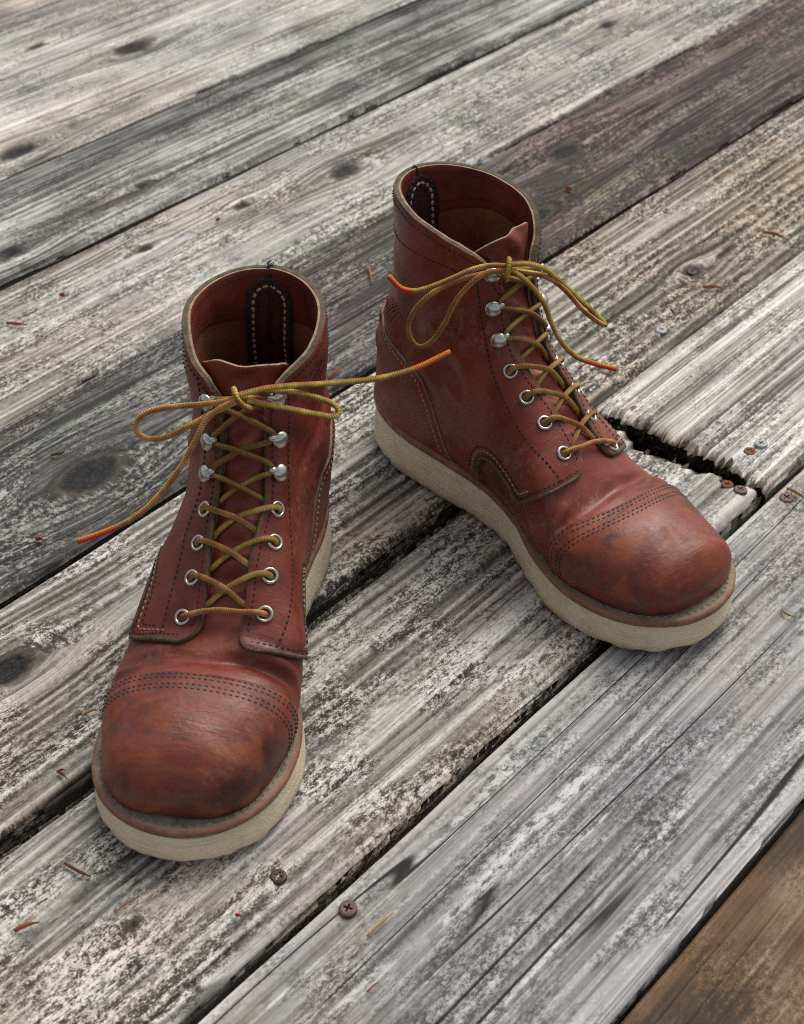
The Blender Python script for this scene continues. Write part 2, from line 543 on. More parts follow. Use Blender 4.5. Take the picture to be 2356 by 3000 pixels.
wm_['bleach'] = wood_mat('weathered_wood_bleached', 25.0, (.03, .027, .024), (.205, .187, .165), (.48, .453, .415), (1.0, .83, .72), warm_amt=.65, grime=.42, white=.6, streak=.17, ridge=.42, patch=.20, crack=.6, speck=.66, base=.52, lines=.3, edge=.15, green=.15, fiber=.15, crest=.75)
wm_['stripe'] = wood_mat('weathered_wood_stripe', 29.0, (.07, .062, .052), (.30, .285, .25), (.56, .54, .50), WARM, warm_amt=.45, grime=.35, white=.5, streak=.6, ridge=.40, patch=.3, crack=.6, speck=.4, base=.56, fiber=.4)
wm_['grey'] = wood_mat('weathered_wood_grey', 33.0, (.07, .067, .063), (.225, .218, .212), (.37, .36, .35), (1.0, .82, .62), cool=(.97, .99, 1.03), warm_amt=.6, grime=.45, white=.55, streak=.15, ridge=.30, patch=.22, crack=.95, speck=.40, base=.50, edge=.3, fiber=.15, split=.57, lines=.45, crest=.25)
wm_['brown'] = wood_mat('weathered_wood_brown', 37.0, (.022, .015, .009), (.115, .064, .030), (.23, .17, .105), (1.0, .70, .42), warm_amt=.8, grime=.45, white=.05, streak=.18, ridge=.12, patch=.6, crack=.2, speck=.22, base=.46, lines=.12, fiber=.12, green=.5, rough=.7)

pl = {}
pl[-4] = make_plank(deck, -4, -3, wm_['far'], 2, gap=.003, du=.012, dv=.0016)
pl[-3] = make_plank(deck, -3, -2, wm_['far'], 3, gap=.003, du=.012, dv=.0016)
pl[-2] = make_plank(deck, -2, -1, wm_['far'], 4, gap=.0015, knots=((110, 130, .006, 1.8, .002),), du=.010, dv=.0014)
pl[-1] = make_plank(deck, -1, 0, wm_['pale'], 6, gap=.005, zoff=.0015, knots=((385, 140, .017, 1.7, .004), (55, 445, .012, 2.2, .004)), du=.010, dv=.0014)
pl[0] = make_plank(deck, 0, 1, wm_['smear'], 8, gap=.008, ramp_amp=.0012, rsp=.006, knots=((415, 540, .006, 1.7, .003), (30, 735, .009, 1.8, .004)), du=.008)
pl[1] = make_plank(deck, 1, 2, wm_['light'], 10, gap=.002, ramp_amp=.0013, knots=((1010, 497, .013, 1.7, .003), (712, 598, .007, 1.6, .003), (425, 725, .007, 1.7, .003), (1780, 70, .008, 1.8, .003)), du=.008)
pl[2] = make_plank(deck, 2, 3, wm_['dark'], 12, gap=.0045, ramp_amp=.0010, rsp=.0042, knots=((262, 1388, .020, 1.75, .003), (1655, 440, .014, 2.0, .002), (1570, 630, .012, 2.5, .001)), wander=.007)
pl[3] = make_plank(deck, 3, 4, wm_['ridgy'], 14, gap=.0085, taper=(.0075, uv_of(1600, 1340)[0], uv_of(1760, 1230)[0]), ramp_amp=.0026, rsp=.0100, knots=((25, 1955, .013, 1.8, .003), (2030, 790, .008, 1.6, .003)), wander=.006)
J4a = [uv_of(*p) for p in ((1757, 1228), (1818, 1252), (1856, 1292), (1931, 1329), (2024, 1357), (2109, 1380), (2137, 1409), (2215, 1412), (2250, 1440))]
J4b = [uv_of(*p) for p in ((1715, 1180), (1743, 1188), (1818, 1203), (1893, 1235), (1977, 1268), (2024, 1301), (2118, 1343), (2184, 1376), (2240, 1410), (2275, 1430))]
J4b = [(a - .004, b) for a, b in J4b]
J4a.sort(key=lambda q: q[1]); J4b.sort(key=lambda q: q[1])


def joint(pts, amp, seed):
    vs_ = np.array([p[1] for p in pts]); us_ = np.array([p[0] for p in pts])
    return lambda v: np.interp(v, vs_, us_) + amp * ((fbm(v * 70, v * 0, seed, 2) - .5) + .7 * (fbm(v * 330 + 3 * vnoise(v * 90, v * 0, seed), v * 0, seed + 4, 2) - .5))


pl[4] = make_plank(deck, 4, 5, wm_['bleach'], 16, gap=.0065, ramp_amp=.0030, rsp=.0115, u1=joint(J4a, .006, 3), rot=(1, .004), knots=((385, 2705, .004, 1.6, .003),), wander=.008, edge_r=.010)
plb = make_plank(deck, 4, 5, wm_['stripe'], 18, gap=.004, ramp_amp=.0009, rsp=.0032, u0=joint(J4b, .010, 9), rot=(-1, .005), wander=.003, zoff=-.001)
pl[5] = make_plank(deck, 5, 6, wm_['grey'], 20, gap=.0025, ramp_amp=.0010, rsp=.009, knots=(), wander=.007, edge_r=.006)
pl[6] = make_plank(deck, 6, 7, wm_['brown'], 22, gap=.004, ramp_amp=.0005, rsp=.006, wander=.004, zoff=-.003)
pl[7] = make_plank(deck, 7, 8, wm_['brown'], 24, gap=.004, ramp_amp=.0005, rsp=.006, zoff=-.003, du=.014, dv=.002)
pl[8] = make_plank(deck, -5, -4, wm_['pale'], 26, gap=.003, du=.016, dv=.002)

# joists under the planks, seen only through the joints
jm = wood_mat('joist_wood', 41.0, (.02, .017, .013), (.10, .078, .052), (.20, .16, .11), WARM, base=.4)
for (px, py) in ((2010, 1320), (930, 2620)):
    uu, _ = uv_of(px, py)
    mb = MB()
    c8 = [(uu + sx * .02, vv, zz) for zz in (-.045, -.20) for vv in (-6 * PW, 9 * PW) for sx in (-1, 1)]
    c8 = np.array(c8)
    wp = np.c_[c8[:, :1] * PE + (c8[:, 1:2] + POFF) * PN, c8[:, 2]]
    mb.add(wp, [(0, 1, 3, 2), (4, 6, 7, 5), (0, 2, 6, 4), (1, 5, 7, 3), (0, 4, 5, 1), (2, 3, 7, 6)], 0,
           pu=c8[:, 0], pv=c8[:, 1], pg=c8[:, 0] + c8[:, 2], pr=np.full(8, .5), pk=np.zeros(8), pe=np.full(8, .03))
    mb.build('joist', jm, deck, smooth=False)


# screws sunk in the planks
def metal(name, c, rough, rust=0.0, met=.6):
    m = MT(name); o = m.obj()
    n = m.noise(o, 420, 4, .7)
    m.out(m.mix(m.map(n, .4, .65, 0, rust), c, (.20, .07, .025)), m.map(n, .3, .7, rough, rough + .2), m.bump(n, .25, .0006), metal=met)
    return m.mat


SCM = {'brown': metal('screw_brown', (.11, .07, .065), .5, .2, .35), 'rust': metal('screw_rusty', (.14, .06, .03), .75, .8, .1),
       'blue': metal('screw_zinc', (.30, .33, .34), .5, .25, .55), 'black': metal('screw_black', (.035, .032, .032), .4, .25, .5)}
_screw = {}


def screw_mesh(kind):
    if kind in _screw: return _screw[kind]
    mb = MB()
    X, Y, Z = np.eye(3)
    c = np.zeros(3)
    n = 24
    prof = [(.0043, -.0035), (.0046, -.0006), (.0046, .0004), (.0043, .0010), (.0034, .00135)]
    lathe(mb, prof, c, X, Y, Z, n)
    # face with a sunk cross
    ang = np.arange(n) / n * 2 * math.pi
    outer = np.c_[.0034 * np.cos(ang), .0034 * np.sin(ang), np.full(n, .00135)]
    a, b = .00055, .0024
    cross = np.array([(b, a), (a, a), (a, b), (-a, b), (-a, a), (-b, a), (-b, -a), (-a, -a), (-a, -b), (a, -b), (a, -a), (b, -a)])
    angs = np.arctan2(cross[:, 1], cross[:, 0]) % (2 * math.pi)
    o = np.argsort(angs); cross = cross[o]; angs = angs[o]
    ring = np.array([[max(.0026, 0) * math.cos(t), .0026 * math.sin(t)] for t in angs])
    top = np.c_[cross, np.full(12, .0013)]; bot = np.c_[cross * .75, np.full(12, -.0010)]
    r1 = np.c_[ring * 1.31, np.full(12, .00135)]
    f = []
    for i in range(12):
        j = (i + 1) % 12
        f.append((i, j, 12 + j, 12 + i)); f.append((12 + i, 12 + j, 24 + j, 24 + i))
    f.append(tuple(range(24, 36)))
    mb.add(np.vstack([r1, top, bot]), f, 0)
    me_o = mb.build('screw', SCM[kind], None, smooth=False)
    me = me_o.data
    bpy.data.objects.remove(me_o)
    _screw[kind] = me
    return me


rs = random.Random(4)
for (px, py, kind, who, sink, s) in ((1020, 2666, 'brown', pl[5], -.0008, 1.0), (815, 2565, 'black', pl[4], .0012, .95), (2170, 1432, 'brown', pl[4], .0012, 1.0),
                                     (2132, 1413, 'rust', pl[4], .0022, .9), (2305, 1458, 'brown', pl[5], .0005, 1.05), (2230, 1299, 'blue', plb, .0006, 1.0),
                                     (2198, 1317, 'rust', plb, .002, .9), (2205, 1366, 'rust', plb, .004, 1.15), (1865, 1193, 'rust', plb, .003, 1.0), (1938, 964, 'blue', pl[3], .0012, 1.0),
                                     (1804, 1036, 'blue', pl[3], .0035, .9), (1741, 1132, 'blue', pl[3], .0035, .9), (2029, 788, 'black', pl[3], .003, 1.0), (1910, 1142, 'rust', plb, .004, .9),
                                     (1821, 718, 'rust', pl[3], .003, .8), (2188, 896, 'black', pl[3], .004, .9)):
    p = on_deck(px, py)
    o = bpy.data.objects.new('screw', screw_mesh(kind))
    COL.objects.link(o)
    o.parent = who
    o.location = (p[0], p[1], -sink)
    o.rotation_euler = (rs.uniform(-.08, .08), rs.uniform(-.08, .08), rs.uniform(0, 3))
    o.scale = (s, s, s)

# ------------------------------------------------------------------ boot materials (object coordinates are metres in the boot's own frame)
def leather_mat(name, seed, toe=False, dust=.35, dark=1.0, red=1.0):
    m = MT(name)
    o = m.vscale(m.obj(), (1, 1, 1), (seed, seed * .7, seed * .3))
    big = m.noise(o, 16, 4, .6, .4)
    mid = m.noise(o, 55, 4, .6, .3)
    fine = m.noise(o, 420, 3, .6)
    c0 = tuple(q * dark for q in (.050 * red, .0095, .0072)); c1 = tuple(q * dark for q in (.155 * red, .0275, .0170)); c2 = tuple(q * dark for q in (.235 * red, .051, .029))
    col = m.ramp(m.math('ADD', m.math('MULTIPLY', big, .75), m.math('MULTIPLY', mid, .35)), [(.36, c0), (.54, c1), (.74, c2)])
    if toe:
        sm = m.noise(m.vscale(o, (1.0, 1.5, 1.6)), 36, 4, .6, .6)
        col = m.mix(m.map(sm, .42, .72, 0, .60), col, (.29, .078, .022))
        dk = m.noise(m.vscale(o, (.8, 1.6, 1.8), (3, 5, 1)), 34, 4, .62, .8)
        col = m.mix(m.map(dk, .46, .74, 0, .75), col, (.045, .030, .028))
        bl = m.noise(m.vscale(o, (.7, 2.2, 2.0), (8, 2, 6)), 60, 3, .6, .5)
        col = m.mix(m.map(bl, .56, .76, 0, .35), col, (.11, .09, .092))
    # fine scuffs, rubbed-in dust
    sc1 = m.noise(m.vscale(o, (1, 1, 1), (2, 9, 4)), 190, 5, .75, .5)
    dm = m.math('MULTIPLY', m.map(m.noise(o, 26, 4, .65, .5), .46, .66), m.map(sc1, .44, .64))
    col = m.mix(m.math('MULTIPLY', dm, dust), col, (.27, .185, .135))
    spk = m.map(m.voro(o, 230), .02, .07, 1, 0)
    spm = m.map(m.noise(o, 70, 2, .5), .58, .66)
    col = m.mix(m.math('MULTIPLY', m.math('MULTIPLY', spk, spm), .5), col, (.45, .38, .31))
    rough = m.math('ADD', m.map(mid, .3, .7, .34, .50), m.math('MULTIPLY', dm, .25))
    cre = m.noise(m.vscale(o, (.35, 2.6, 1.6), (1, 1, 2)), 95, 4, .6, .8)
    h = m.math('ADD', m.math('MULTIPLY', fine, .35), m.math('ADD', m.math('MULTIPLY', cre, .5), m.math('MULTIPLY', mid, .8)))
    m.out(col, rough, m.bump(h, .42, .0014), spec=.36)
    return m.mat


def simple_mat(name, c0, c1, scale, rough=.8, bump=.4, bd=.0008, stretch=(1, 1, 1), spec=.3, detail=5):
    m = MT(name)
    o = m.vscale(m.obj(), stretch)
    n = m.noise(o, scale, detail, .65, .3); n2 = m.noise(o, scale * 5, 3, .6)
    m.out(m.ramp(m.math('ADD', m.math('MULTIPLY', n, .7), m.math('MULTIPLY', n2, .3)), [(.32, c0), (.68, c1)]), rough, m.bump(n2, bump, bd), spec=spec)
    return m.mat


def sole_mat():
    m = MT('cream_sole_rubber')
    o = m.obj()
    n = m.noise(o, 22, 5, .65, .3); d = m.noise(m.vscale(o, (1, 1, 2.2)), 60, 5, .7, .5)
    f = m.noise(o, 700, 2, .6)
    z = m.sep(o)[2]
    col = m.ramp(m.math('ADD', m.math('MULTIPLY', n, .6), m.math('MULTIPLY', d, .4)), [(.28, (.46, .35, .225)), (.48, (.68, .565, .40)), (.66, (.78, .685, .52))])
    col = m.mix(m.map(d, .57, .74, 0, .45), col, (.20, .15, .095))
    ln = m.noise(m.vscale(o, (25, 25, 900)), 1, 2, .5)
    col = m.mix(m.map(ln, .52, .75, 0, .3), col, (.32, .255, .17))
    col = m.mix(m.math('MULTIPLY', m.map(z, .0, .010, .55, 0), m.map(d, .35, .6)), col, (.10, .085, .06))   # ground-in dirt at the tread
    m.out(col, .85, m.bump(m.math('ADD', m.math('ADD', f, ln), m.math('MULTIPLY', d, 2.5)), .6, .0009), spec=.25)
    return m.mat


def lace_mat():
    m = MT('lace_braid')
    lu, lv = m.attr('lu'), m.attr('lv')
    # long two-tone stripe that turns slowly round the cord, crossed by the braid
    a = m.math('FRACT', m.math('MULTIPLY', m.math('ADD', lv, m.math('MULTIPLY', lu, 1.1)), 2.0))
    tri = m.math('ABSOLUTE', m.math('SUBTRACT', a, .5))
    saw = m.math('SINE', m.math('ADD', m.math('MULTIPLY', lu, 4800), m.math('MULTIPLY', lv, 6.283)))
    saw2 = m.math('SINE', m.math('SUBTRACT', m.math('MULTIPLY', lu, 4800), m.math('MULTIPLY', lv, 12.566)))
    st = m.map(m.math('ADD', tri, m.math('MULTIPLY', saw, .07)), .225, .275)
    dirt = m.noise(m.obj(), 90, 4, .65)
    yel = m.mix(m.map(dirt, .4, .7), (.34, .24, .04), (.64, .50, .11))
    rus = m.mix(m.map(dirt, .4, .7), (.27, .095, .05), (.52, .22, .115))
    col = m.mix(st, yel, rus)
    grimy = m.attr('lg')
    col = m.mix(m.math('MULTIPLY', grimy, .6), col, (.11, .075, .026))
    tip = m.attr('lt')
    tc = m.mix(st, (.60, .21, .03), (.56, .06, .025))
    col = m.mix(tip, col, tc)
    gr = m.map(saw2, -.9, .4, .80, 1.0)
    col = m.mix(1.0, col, m.xyz(gr, gr, gr), 'MULTIPLY')
    m.out(col, .8, m.bump(m.math('ADD', saw2, saw), .35, .0003), spec=.2)
    return m.mat


M_EDGE = simple_mat('raw_leather_edge', (.16, .105, .065), (.40, .30, .21), 160, .85, .5)
M_EDGE_DK = simple_mat('dark_leather_edge', (.040, .028, .016), (.15, .105, .060), 160, .8, .6)
M_LINING = simple_mat('suede_lining', (.12, .042, .018), (.26, .095, .038), 70, .95, .6)
M_BAND = leather_mat('collar_lining_leather', 31.0, dust=.1, dark=.95)
M_TAPE = simple_mat('backstay_tape', (.035, .010, .009), (.085, .022, .018), 90, .8, .5)
M_THREAD = simple_mat('dark_thread', (.012, .010, .010), (.045, .035, .030), 300, .8, .3)
M_BLUE = simple_mat('black_thread', (.006, .006, .010), (.022, .022, .032), 300, .7, .3)
M_CREAM = simple_mat('cream_thread', (.26, .19, .11), (.50, .41, .27), 300, .8, .3)
M_WELT = simple_mat('welt_leather', (.12, .052, .032), (.31, .16, .10), 60, .66, .4)
M_WTOP = simple_mat('welt_top_dusty', (.13, .10, .072), (.32, .265, .20), 120, .9, .5)
M_SOLE = sole_mat()
M_LACE = lace_mat()
_ms = MT('eyelet_nickel'); M_STEEL = _ms.out(_ms.mix(_ms.map(_ms.noise(_ms.obj(), 260, 3, .6), .5, .75, 0, .5), (.56, .54, .50), (.24, .21, .17)), .27, None, metal=1.0)
M_HOLE = simple_mat('eyelet_hole_shade', (.008, .006, .005), (.02, .014, .01), 100, .9)  # near-black disc, the shade inside the eyelet given as colour

# ------------------------------------------------------------------ boot form, in millimetres, left foot: +y to the toe, +x medial, z up
OUTL = np.array([[0, 0, 0], [3.0, 14.1, 15.0], [8.9, 22.4, 24.0], [19.7, 30.1, 32.0], [37.4, 36.0, 36.0], [64.0, 38.0, 38.0], [98.5, 34.6, 40.4], [128.0, 31.4, 43.8],
                 [157.6, 35.6, 48.3], [182.2, 45.8, 52.4], [201.9, 52.4, 52.6], [221.6, 55.6, 52.4], [241.3, 54.2, 50.6], [258.1, 49.4, 46.2], [272.8, 40.6, 37.0], [283.7, 29.0, 24.4], [289.6, 17.0, 11.0], [291.6, 4.0, 4.0]])
LEN = 291.6


def outl_m(y): return np.interp(y, OUTL[:, 0], OUTL[:, 1])
def outl_l(y): return np.interp(y, OUTL[:, 0], OUTL[:, 2])


def z_seat(y):        # top of the welt
    y = np.asarray(y, float)
    return 33.5 - 8.0 * sstep(75, 185, y) + 4.0 * np.clip((y - 215) / 77, 0, None) ** 2


def z_tread(y):
    y = np.asarray(y, float)
    return 5.5 * np.clip((y - 222) / 70, 0, None) ** 2 + 2.5 * np.clip((22 - y) / 22, 0, None) ** 2


# stations of the upper: P (y, z) back or bottom, D (y, z) front or top, W0 medial/lateral at the feather, W medial/lateral widest, h of widest, top roundness, x shift
def _stations(tdz=0.0, tl=0.0):
    S = []
    tipy, tz = 281.5, 38.5

    def foot(y, dz, yD=None, wm=0.0, wl=0.0, bul=1.2, h=.30, e=.80, xs=None, pz=None):
        ins = 8.0 + 1.2 * sstep(190, 235, y) - 2.0 * sstep(90, 40, y)
        wm_, wl_ = outl_m(y) - ins, outl_l(y) - ins
        S.append([y, z_seat(y) - 1 if pz is None else pz, y if yD is None else yD, dz, wm_, wl_, wm_ + bul + wm, wl_ + bul + wl, h, e, 0 if xs is None else xs])
    S.append([tipy, tz - .6, tipy, tz + .6, .5, .5, .8, .8, .5, 1, 4.5])
    S.append([tipy - 1.2, 31.5, tipy - 1.2, 46.0, 7, 8, 14.5, 14.0, .40, 1.0, 4.3])
    S.append([tipy - 3.8, 29.2, tipy - 3.8, 52.0, 19, 18, 23.5, 22, .34, 1.0, 4])
    S.append([tipy - 8.8, 28.2, tipy - 8.8, 58.0, 28.5, 26.5, 31, 29, .29, 1.0, 3.6])
    S.append([tipy - 17, 27.2, tipy - 17, 63.2 + tdz * .8, 37, 34.5, 38, 36 + tl * .8, .25, .98, 3.2])
    foot(250, 67.0 + tdz, bul=1.4, wl=tl, h=.28, e=1.0, xs=3)
    foot(235, 69.0 + tdz, bul=2.6, wl=tl, h=.30, e=.99, xs=2.5)
    foot(219, 67.2 + tdz, bul=4.6, wl=tl * .7, h=.34, e=.94, xs=2.5)
    foot(203, 67.5 + tdz * .6, yD=204, bul=5.6, wl=1, h=.36, e=.90, xs=3)
    foot(186, 75.5, yD=190, bul=4.0, wm=4, wl=3, xs=3.5, h=.38, e=.88)
    foot(166, 88.5, yD=175, bul=3.0, wm=8, wl=5, xs=4, h=.38, e=.95)
    foot(143, 101.0, yD=159.5, bul=2, wm=10, wl=7, xs=4, h=.37, e=1.0)
    foot(118, 112.5, yD=144.5, bul=2.5, wm=7, wl=7.5, xs=3.5, h=.36, e=1.0)
    foot(92, 125.0, yD=132.5, bul=1.0, wm=3.0, wl=6, xs=3, h=.34, e=.98)
    foot(64, 139.0, yD=124, bul=-.5, wl=3, xs=2, h=.38, e=.95)
    foot(38, 152.0, yD=118.5, bul=1.0, wl=1, xs=1.5, h=.42, e=.92)
    S.append([20, 32.5, 116.0, 160.5, 24, 25, 34, 34.5, .46, .90, 1])
    S.append([11, 32.5, 114.8, 166.0, 15, 16, 33.8, 34.2, .48, .90, 1])
    S.append([6.5, 34.5, 114, 169.0, 6, 6, 33.6, 34, .49, .90, .7])
    S.append([4.5, 46, 113.5, 172.0, 0, 0, 33.6, 34, .50, .90, .5])
    S.append([3.8, 66, 112.8, 176.0, 0, 0, 33.6, 34, .51, .90, 0])
    S.append([8, 88, 112, 180.0, 0, 0, 33.8, 34.2, .51, .90, 0])
    S.append([16.5, 112, 111.2, 184.0, 0, 0, 34.2, 34.6, .51, .90, 0])
    S.append([21, 138, 110.5, 188.0, 0, 0, 35.4, 35.6, .51, .90, 0])
    S.append([21, 164, 110, 194.0, 0, 0, 35.8, 35.8, .50, .90, 0])
    S.append([18.5, 190, 109.6, 202.0, 0, 0, 36.4, 36.4, .50, .92, 0])
    S.append([17.5, 208, 109.4, 208.0, 0, 0, 36.8, 36.8, .50, .92, 0])
    return np.array(S, float)


MT_ = 66


class Upper:
    """the closed tube of the upper, sampled as rows (toe to collar) x columns (medial feather over the top to lateral feather)"""
    def __init__(self, lean=0.0, leanx=0.0, seed=0, roll=.2, tdz=0.0, dxz=(0.0, 0.0)):
        T = _stations(tdz, 0.0 if dxz[0] else -4.0)
        mir = T[1].copy(); mir[[1, 3]] = mir[[3, 1]]; mir[4:8] *= -1
        Q = np.vstack([mir, T, 2 * T[-1] - T[-2]])
        rows = []
        for i in range(1, len(Q) - 2):
            a, b, c, d = Q[i - 1], Q[i], Q[i + 1], Q[i + 2]
            n = max(2, int(np.ceil(max(np.hypot(*(c - b)[:2]), np.hypot(*(c - b)[2:4]), abs((c - b)[6])) / 1.5)))
            for t in np.arange(n) / n:
                rows.append(.5 * (2 * b + (c - a) * t + (2 * a - 5 * b + 4 * c - d) * t * t + (3 * b - a - 3 * c + d) * t ** 3))
        rows.append(Q[-2])
        R = np.array(rows); R[:, 4:8] = np.maximum(R[:, 4:8], 0)
        t = np.linspace(0, 1, MT_ + 1)
        tl = .42
        a = np.clip(t / tl, 0, 1) * math.pi / 2; b = np.clip((t - tl) / (1 - tl), 0, 1) * math.pi / 2
        pos = np.zeros((len(R), 2 * MT_ + 1, 3))
        for side in (0, 1):
            W0 = R[:, 4 + side][:, None]; W = np.maximum(R[:, 6 + side][:, None], W0 * .9); hm = R[:, 8][:, None]; e = R[:, 9][:, None]
            x = np.where(t[None] <= tl, W0 + (W - W0) * np.sin(a)[None], W * np.maximum(np.cos(b)[None], 0) ** e)
            h = np.where(t[None] <= tl, hm * (1 - np.cos(a)[None]), hm + (1 - hm) * np.sin(b)[None] ** (.92))
            y = R[:, 0][:, None] + h * (R[:, 2] - R[:, 0])[:, None]
            z = R[:, 1][:, None] + h * (R[:, 3] - R[:, 1])[:, None]
            xs = x * (1 if side == 0 else -1) + (R[:, 10][:, None] + dxz[0] * sstep(225, 185, R[:, 2])[:, None]) * h
            z = z + dxz[1] * h * (sstep(205, 185, R[:, 2]) * sstep(172, 150, R[:, 3]))[:, None]
            rw = sstep(.10, .80, h) * (.12 + .88 * sstep(218, 182, R[:, 2]))[:, None] * sstep(276, 240, R[:, 2])[:, None]
            z = z + roll * (x * (1 if side == 0 else -1)) * rw * sstep(205, 170, R[:, 1])[:, None]
            P = np.stack([xs, y, z], -1)
            if side == 0: pos[:, :MT_ + 1] = P
            else: pos[:, MT_:] = P[:, ::-1]
        self.R = R
        self.flat = pos.copy()
        nr, nc, _ = pos.shape
        # arc length from the dorsal line, and from the back line
        seg = np.linalg.norm(np.diff(pos, axis=1), axis=2)
        cum = np.concatenate([np.zeros((nr, 1)), np.cumsum(seg, 1)], 1)
        self.d = np.abs(cum - cum[:, MT_:MT_ + 1])
        self.db = np.minimum(cum, cum[:, -1:] - cum)
        self.side = np.where(np.arange(nc) < MT_, 1, -1)
        x, y, z = pos[..., 0], pos[..., 1], pos[..., 2]
        self.fy, self.fz, self.fx = y.copy(), z.copy(), x.copy()
        # wear: flex creases over the ball, slack folds at the ankle, general lumpiness
        N = self.normals(pos)
        self.N0 = N
        u = self.d * self.side
        cr = 2.6 * np.exp(-((y - 206) / 6.5) ** 2) * sstep(36, 62, z) * np.sin((y - .10 * u + 4 * vnoise(u * .05, y * .02, seed)) / 2.6)
        cr *= sstep(.25, .65, vnoise(u * .045, y * .05, seed + 2))
        cr += -2.2 * np.exp(-((y - 210 + .07 * u) / 4.5) ** 2) * sstep(40, 60, z)
        ank = 3.8 * np.exp(-((z - 104) / 26) ** 2) * sstep(118, 92, y) * (vnoise(y * .05, (z + .45 * y) * .10, seed + 4) - .5) * 2
        lump = 3.0 * (fbm(y * .024, z * .03 + x * .02, seed + 6, 2) - .5) * sstep(215, 180, y) * sstep(42, 70, z)
        shaft = 2.2 * (fbm(u * .028, z * .03, seed + 8, 2) - .5) * sstep(90, 130, z)
        self.disp = cr + ank + lump + shaft
        pos = pos + N * self.disp[..., None]
        # lean of the shaft
        k = np.clip((pos[..., 2] - 60) / 130, 0, None)
        pos[..., 1] += lean * k; pos[..., 0] += leanx * k
        self.pos = pos
        self.N = self.normals(pos)
        self.nr, self.nc = nr, nc
        idx = np.arange(nr * nc).reshape(nr, nc)
        q = np.stack([idx[:-1, :-1], idx[1:, :-1], idx[1:, 1:], idx[:-1, 1:]], -1).reshape(-1, 4)
        qb = np.stack([idx[:-1, -1], idx[1:, -1], idx[1:, 0], idx[:-1, 0]], -1)
        q = np.vstack([q, qb])
        self.tri = np.vstack([q[:, [0, 1, 2]], q[:, [0, 2, 3]]])

    def normals(self, pos):
        du = np.gradient(pos, axis=0); dv = np.gradient(pos, axis=1)
        shaft = (self.R[:, 4] + self.R[:, 5]) < 1.0
        wrap = (pos[:, 1] - pos[:, -2]) * .5
        dv[shaft, 0] = wrap[shaft]; dv[shaft, -1] = wrap[shaft]
        N = np.cross(dv, du)
        N /= np.linalg.norm(N, axis=2)[..., None] + 1e-9
        c = pos.mean(axis=1, keepdims=True)
        s = np.sign(np.sum((pos - c) * N, axis=2).mean(axis=1))
        s[s == 0] = 1
        s = np.where(np.median(s) > 0, 1.0, -1.0)
        N = N * s
        N[0] = N[1].mean(axis=0); N[0] = np.array([0, 1.0, 0])
        N[:, 0] = N[:, 0] / (np.linalg.norm(N[:, 0], axis=1)[:, None] + 1e-9)
        return N

    # surface point from dorsal height (row with given D) and signed distance from the dorsal line
    def row_of(self, Dy, Dz):
        return float(np.argmin((self.R[:, 2] - Dy) ** 2 + (self.R[:, 3] - Dz) ** 2))

    def sample(self, row, d, off=0.0):
        r = int(round(row)); sgn = 1 if d >= 0 else -1; dd = abs(d)
        cols = np.arange(MT_, -1, -1) if sgn > 0 else np.arange(MT_, 2 * MT_ + 1)
        p = np.array([np.interp(dd, self.d[r, cols], self.pos[r, cols, k]) for k in range(3)])
        n = np.array([np.interp(dd, self.d[r, cols], self.N[r, cols, k]) for k in range(3)])
        n /= np.linalg.norm(n)
        return p + n * off, n


